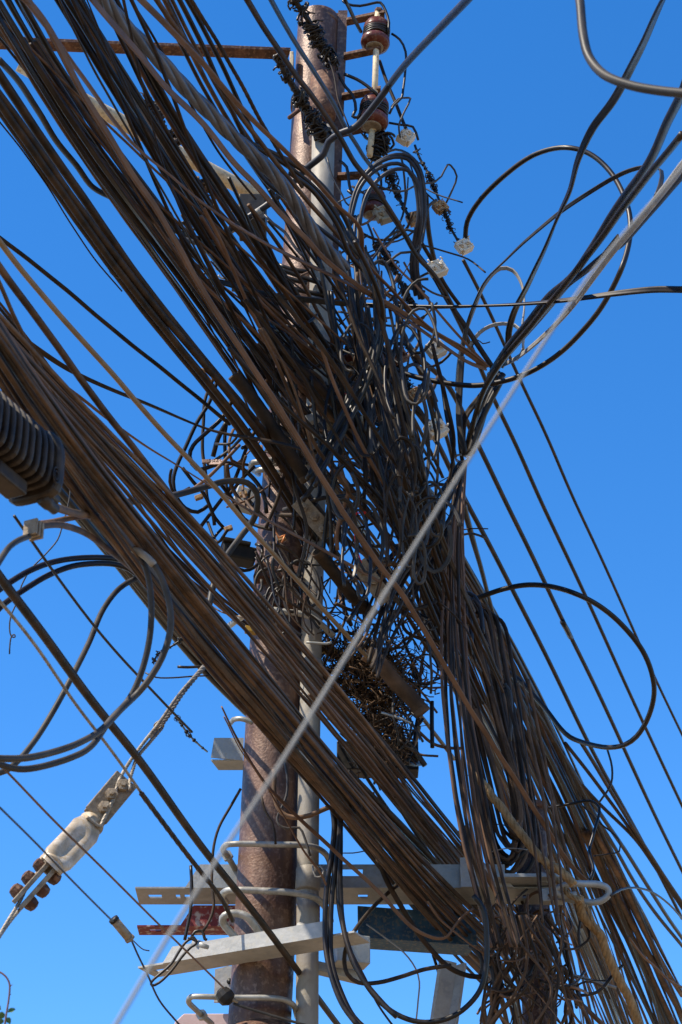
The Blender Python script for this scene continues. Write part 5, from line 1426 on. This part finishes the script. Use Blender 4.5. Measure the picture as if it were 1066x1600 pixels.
for i, (x, y) in enumerate(((487, 655), (447, 610))):
    tag(MB().box(P(x, y, 8.35), (1, 0, .4), (0, 1, 0), (-.4, 0, 1), .035, .02, .022).build('cable_clip', M['whitep'], bevel=.006), ('white plastic clip glinting left of the red connector', 'white plastic clip on the pole face above the tan sleeve')[i], 'clip')
yb = MB().box(P(392, 985, 8.62), (1, 0, -.2), (0, 1, 0), (.2, 0, 1), .028, .02, .014)
tag(yb.build('warning_label', M['yell'], bevel=.003), 'small yellow label on the pole behind the lower bundle', 'label')
tag(MB().tube(spline(np.array([P(500, 1012, 8.95), P(535, 1025, 8.95), P(575, 1045, 8.9)]), .05), px2m(8, 8.7, 1000), 14).build('yellow_tube', M['yell']), 'dusty yellow tube half buried in the nest', 'tube')
tag(MB().tube(spline(path('T 590,850 640,900 700,970 755,1050') @ np.eye(2), 6) @ np.zeros((2, 3)) + np.array([P(x, y, 8.8) for x, y in spline(path('T 590,850 640,900 700,970 755,1050'), 6)]), px2m(4.5, 8.8, 1160), 10).build('strip', M['gry']), 'grey strip sticking out below the nest', 'strip')
cable('short tan cable bent behind the nest', 'T 715,800 690,900 660,935 600,930 570,910', 8, 'tan', d=8.9, k=1, wob=0)
cable('short black insulated cable end hanging by the drop cables', 'T 800,640 800,760 803,935', 7, 'blk', d=8.85, k=1, wob=0)
for i, s in enumerate(('T 470,710 540,730 620,755 670,780', 'T 0,262 60,265 130,270 160,262')):
    cable(('crinkled silver strip hanging over the nest', 'silver strip of foil on top of the nest')[i], s, 4, 'galv', d=8.5, k=1, wob=1.5, name='foil_strip')
bc = empty('cable_clamp', P(352, 1553, 8.5), 'black lumpy clamp where the thin brown wire meets the lowest U bolt', 'clamp')
MB().lathe(P(343, 1546, 8.5), (.7, .1, -.8), [(0, .012), (.01, .03), (.035, .038), (.06, .034), (.075, .015)], 10, False).build('body', M['blackp'], bc)
MB().tube([P(360, 1560, 8.5), P(372, 1566, 8.5)], .009, 8).build('spout', M['dusty'], bc)
cable('grey wire leaving the black clamp along the pole foot', 'K 440,1195 500,1215 600,1245 740,1285', 4.5, 'gry', d=8.5, k=1, wob=0)

# nest of twigs and scraps
rng = random.Random(8)
mb = MB()
for i in range(2600):
    u = rng.random()
    cx, cy = (560 + rng.gauss(0, 46), 1050 + rng.gauss(0, 32)) if u < .55 else (594 + rng.gauss(0, 22), 1125 + rng.gauss(0, 34)) if u < .9 else (612 + rng.gauss(0, 12), 1180 + rng.gauss(0, 20))
    c = P(cx, cy, rng.gauss(8.85, .09))
    v = np.array([rng.gauss(.5, .8), rng.gauss(0, .7), rng.gauss(-.6, .7)])
    v = v / np.linalg.norm(v) * rng.uniform(.03, .11)
    b_ = np.array([rng.gauss(0, .012) for _ in range(3)])
    mb.tube([c - v / 2, c + b_, c + v / 2], rng.uniform(.0012, .004), 4)
tag(mb.build('bird_nest', M['twig']), 'ragged dark nest of twigs and wire scraps lodged beside the conduit', 'nest')

# twig with leaves at the lower left corner
tw = empty('leafy_twig', P(5, 1600, 5.0), 'thin curved reddish twig with small leaves in the bottom left corner', 'twig')
q = spline(np.array([(-12, 1517), (0, 1519), (10, 1527), (15, 1538), (14, 1560), (10, 1585), (8, 1600), (6, 1640)]), 4)
pts, _ = to_world(q, d=5.0)
MB().tube(pts, px2m(1.5, 5.0, 1550), 7).build('stem', M['stem'], tw)
for (x, y, a, L) in ((12, 1582, 25, 13), (8, 1584, 215, 14), (10, 1590, 300, 13), (2, 1578, 160, 13), (4, 1592, 250, 11)):
    c = P(x, y, 5.0)
    l_ = px2m(L, 5.0, y)
    d_ = np.array([math.cos(RAD(a)), .3, math.sin(RAD(a))])
    n_ = np.array([-math.sin(RAD(a)), .4, math.cos(RAD(a))])
    vs = [c]
    for t in (.2, .45, .7, .9):
        wd = l_ * .36 * math.sin(math.pi * t ** .8)
        vs += [c + d_ * l_ * t - n_ * wd + np.array([0, 0, .003]), c + d_ * l_ * t, c + d_ * l_ * t + n_ * wd + np.array([0, 0, .003])]
    vs.append(c + d_ * l_)
    fs = [(0, 1, 2), (0, 2, 3)]
    for i in range(3):
        b0 = 1 + 3 * i
        fs += [(b0, b0 + 3, b0 + 4, b0 + 1), (b0 + 1, b0 + 4, b0 + 5, b0 + 2)]
    fs += [(10, 13, 11), (11, 13, 12)]
    m_ = MB()
    m_.add(vs, fs)
    m_.build('leaf', M['leaf'], tw)
for (x, y) in ((16, 1541), (14, 1556)):
    MB().tube([P(x, y, 5.0), P(x + 4, y - 3, 5.0)], [px2m(1.2, 5, y), px2m(.2, 5, y)], 5).build('thorn', M['stem'], tw)
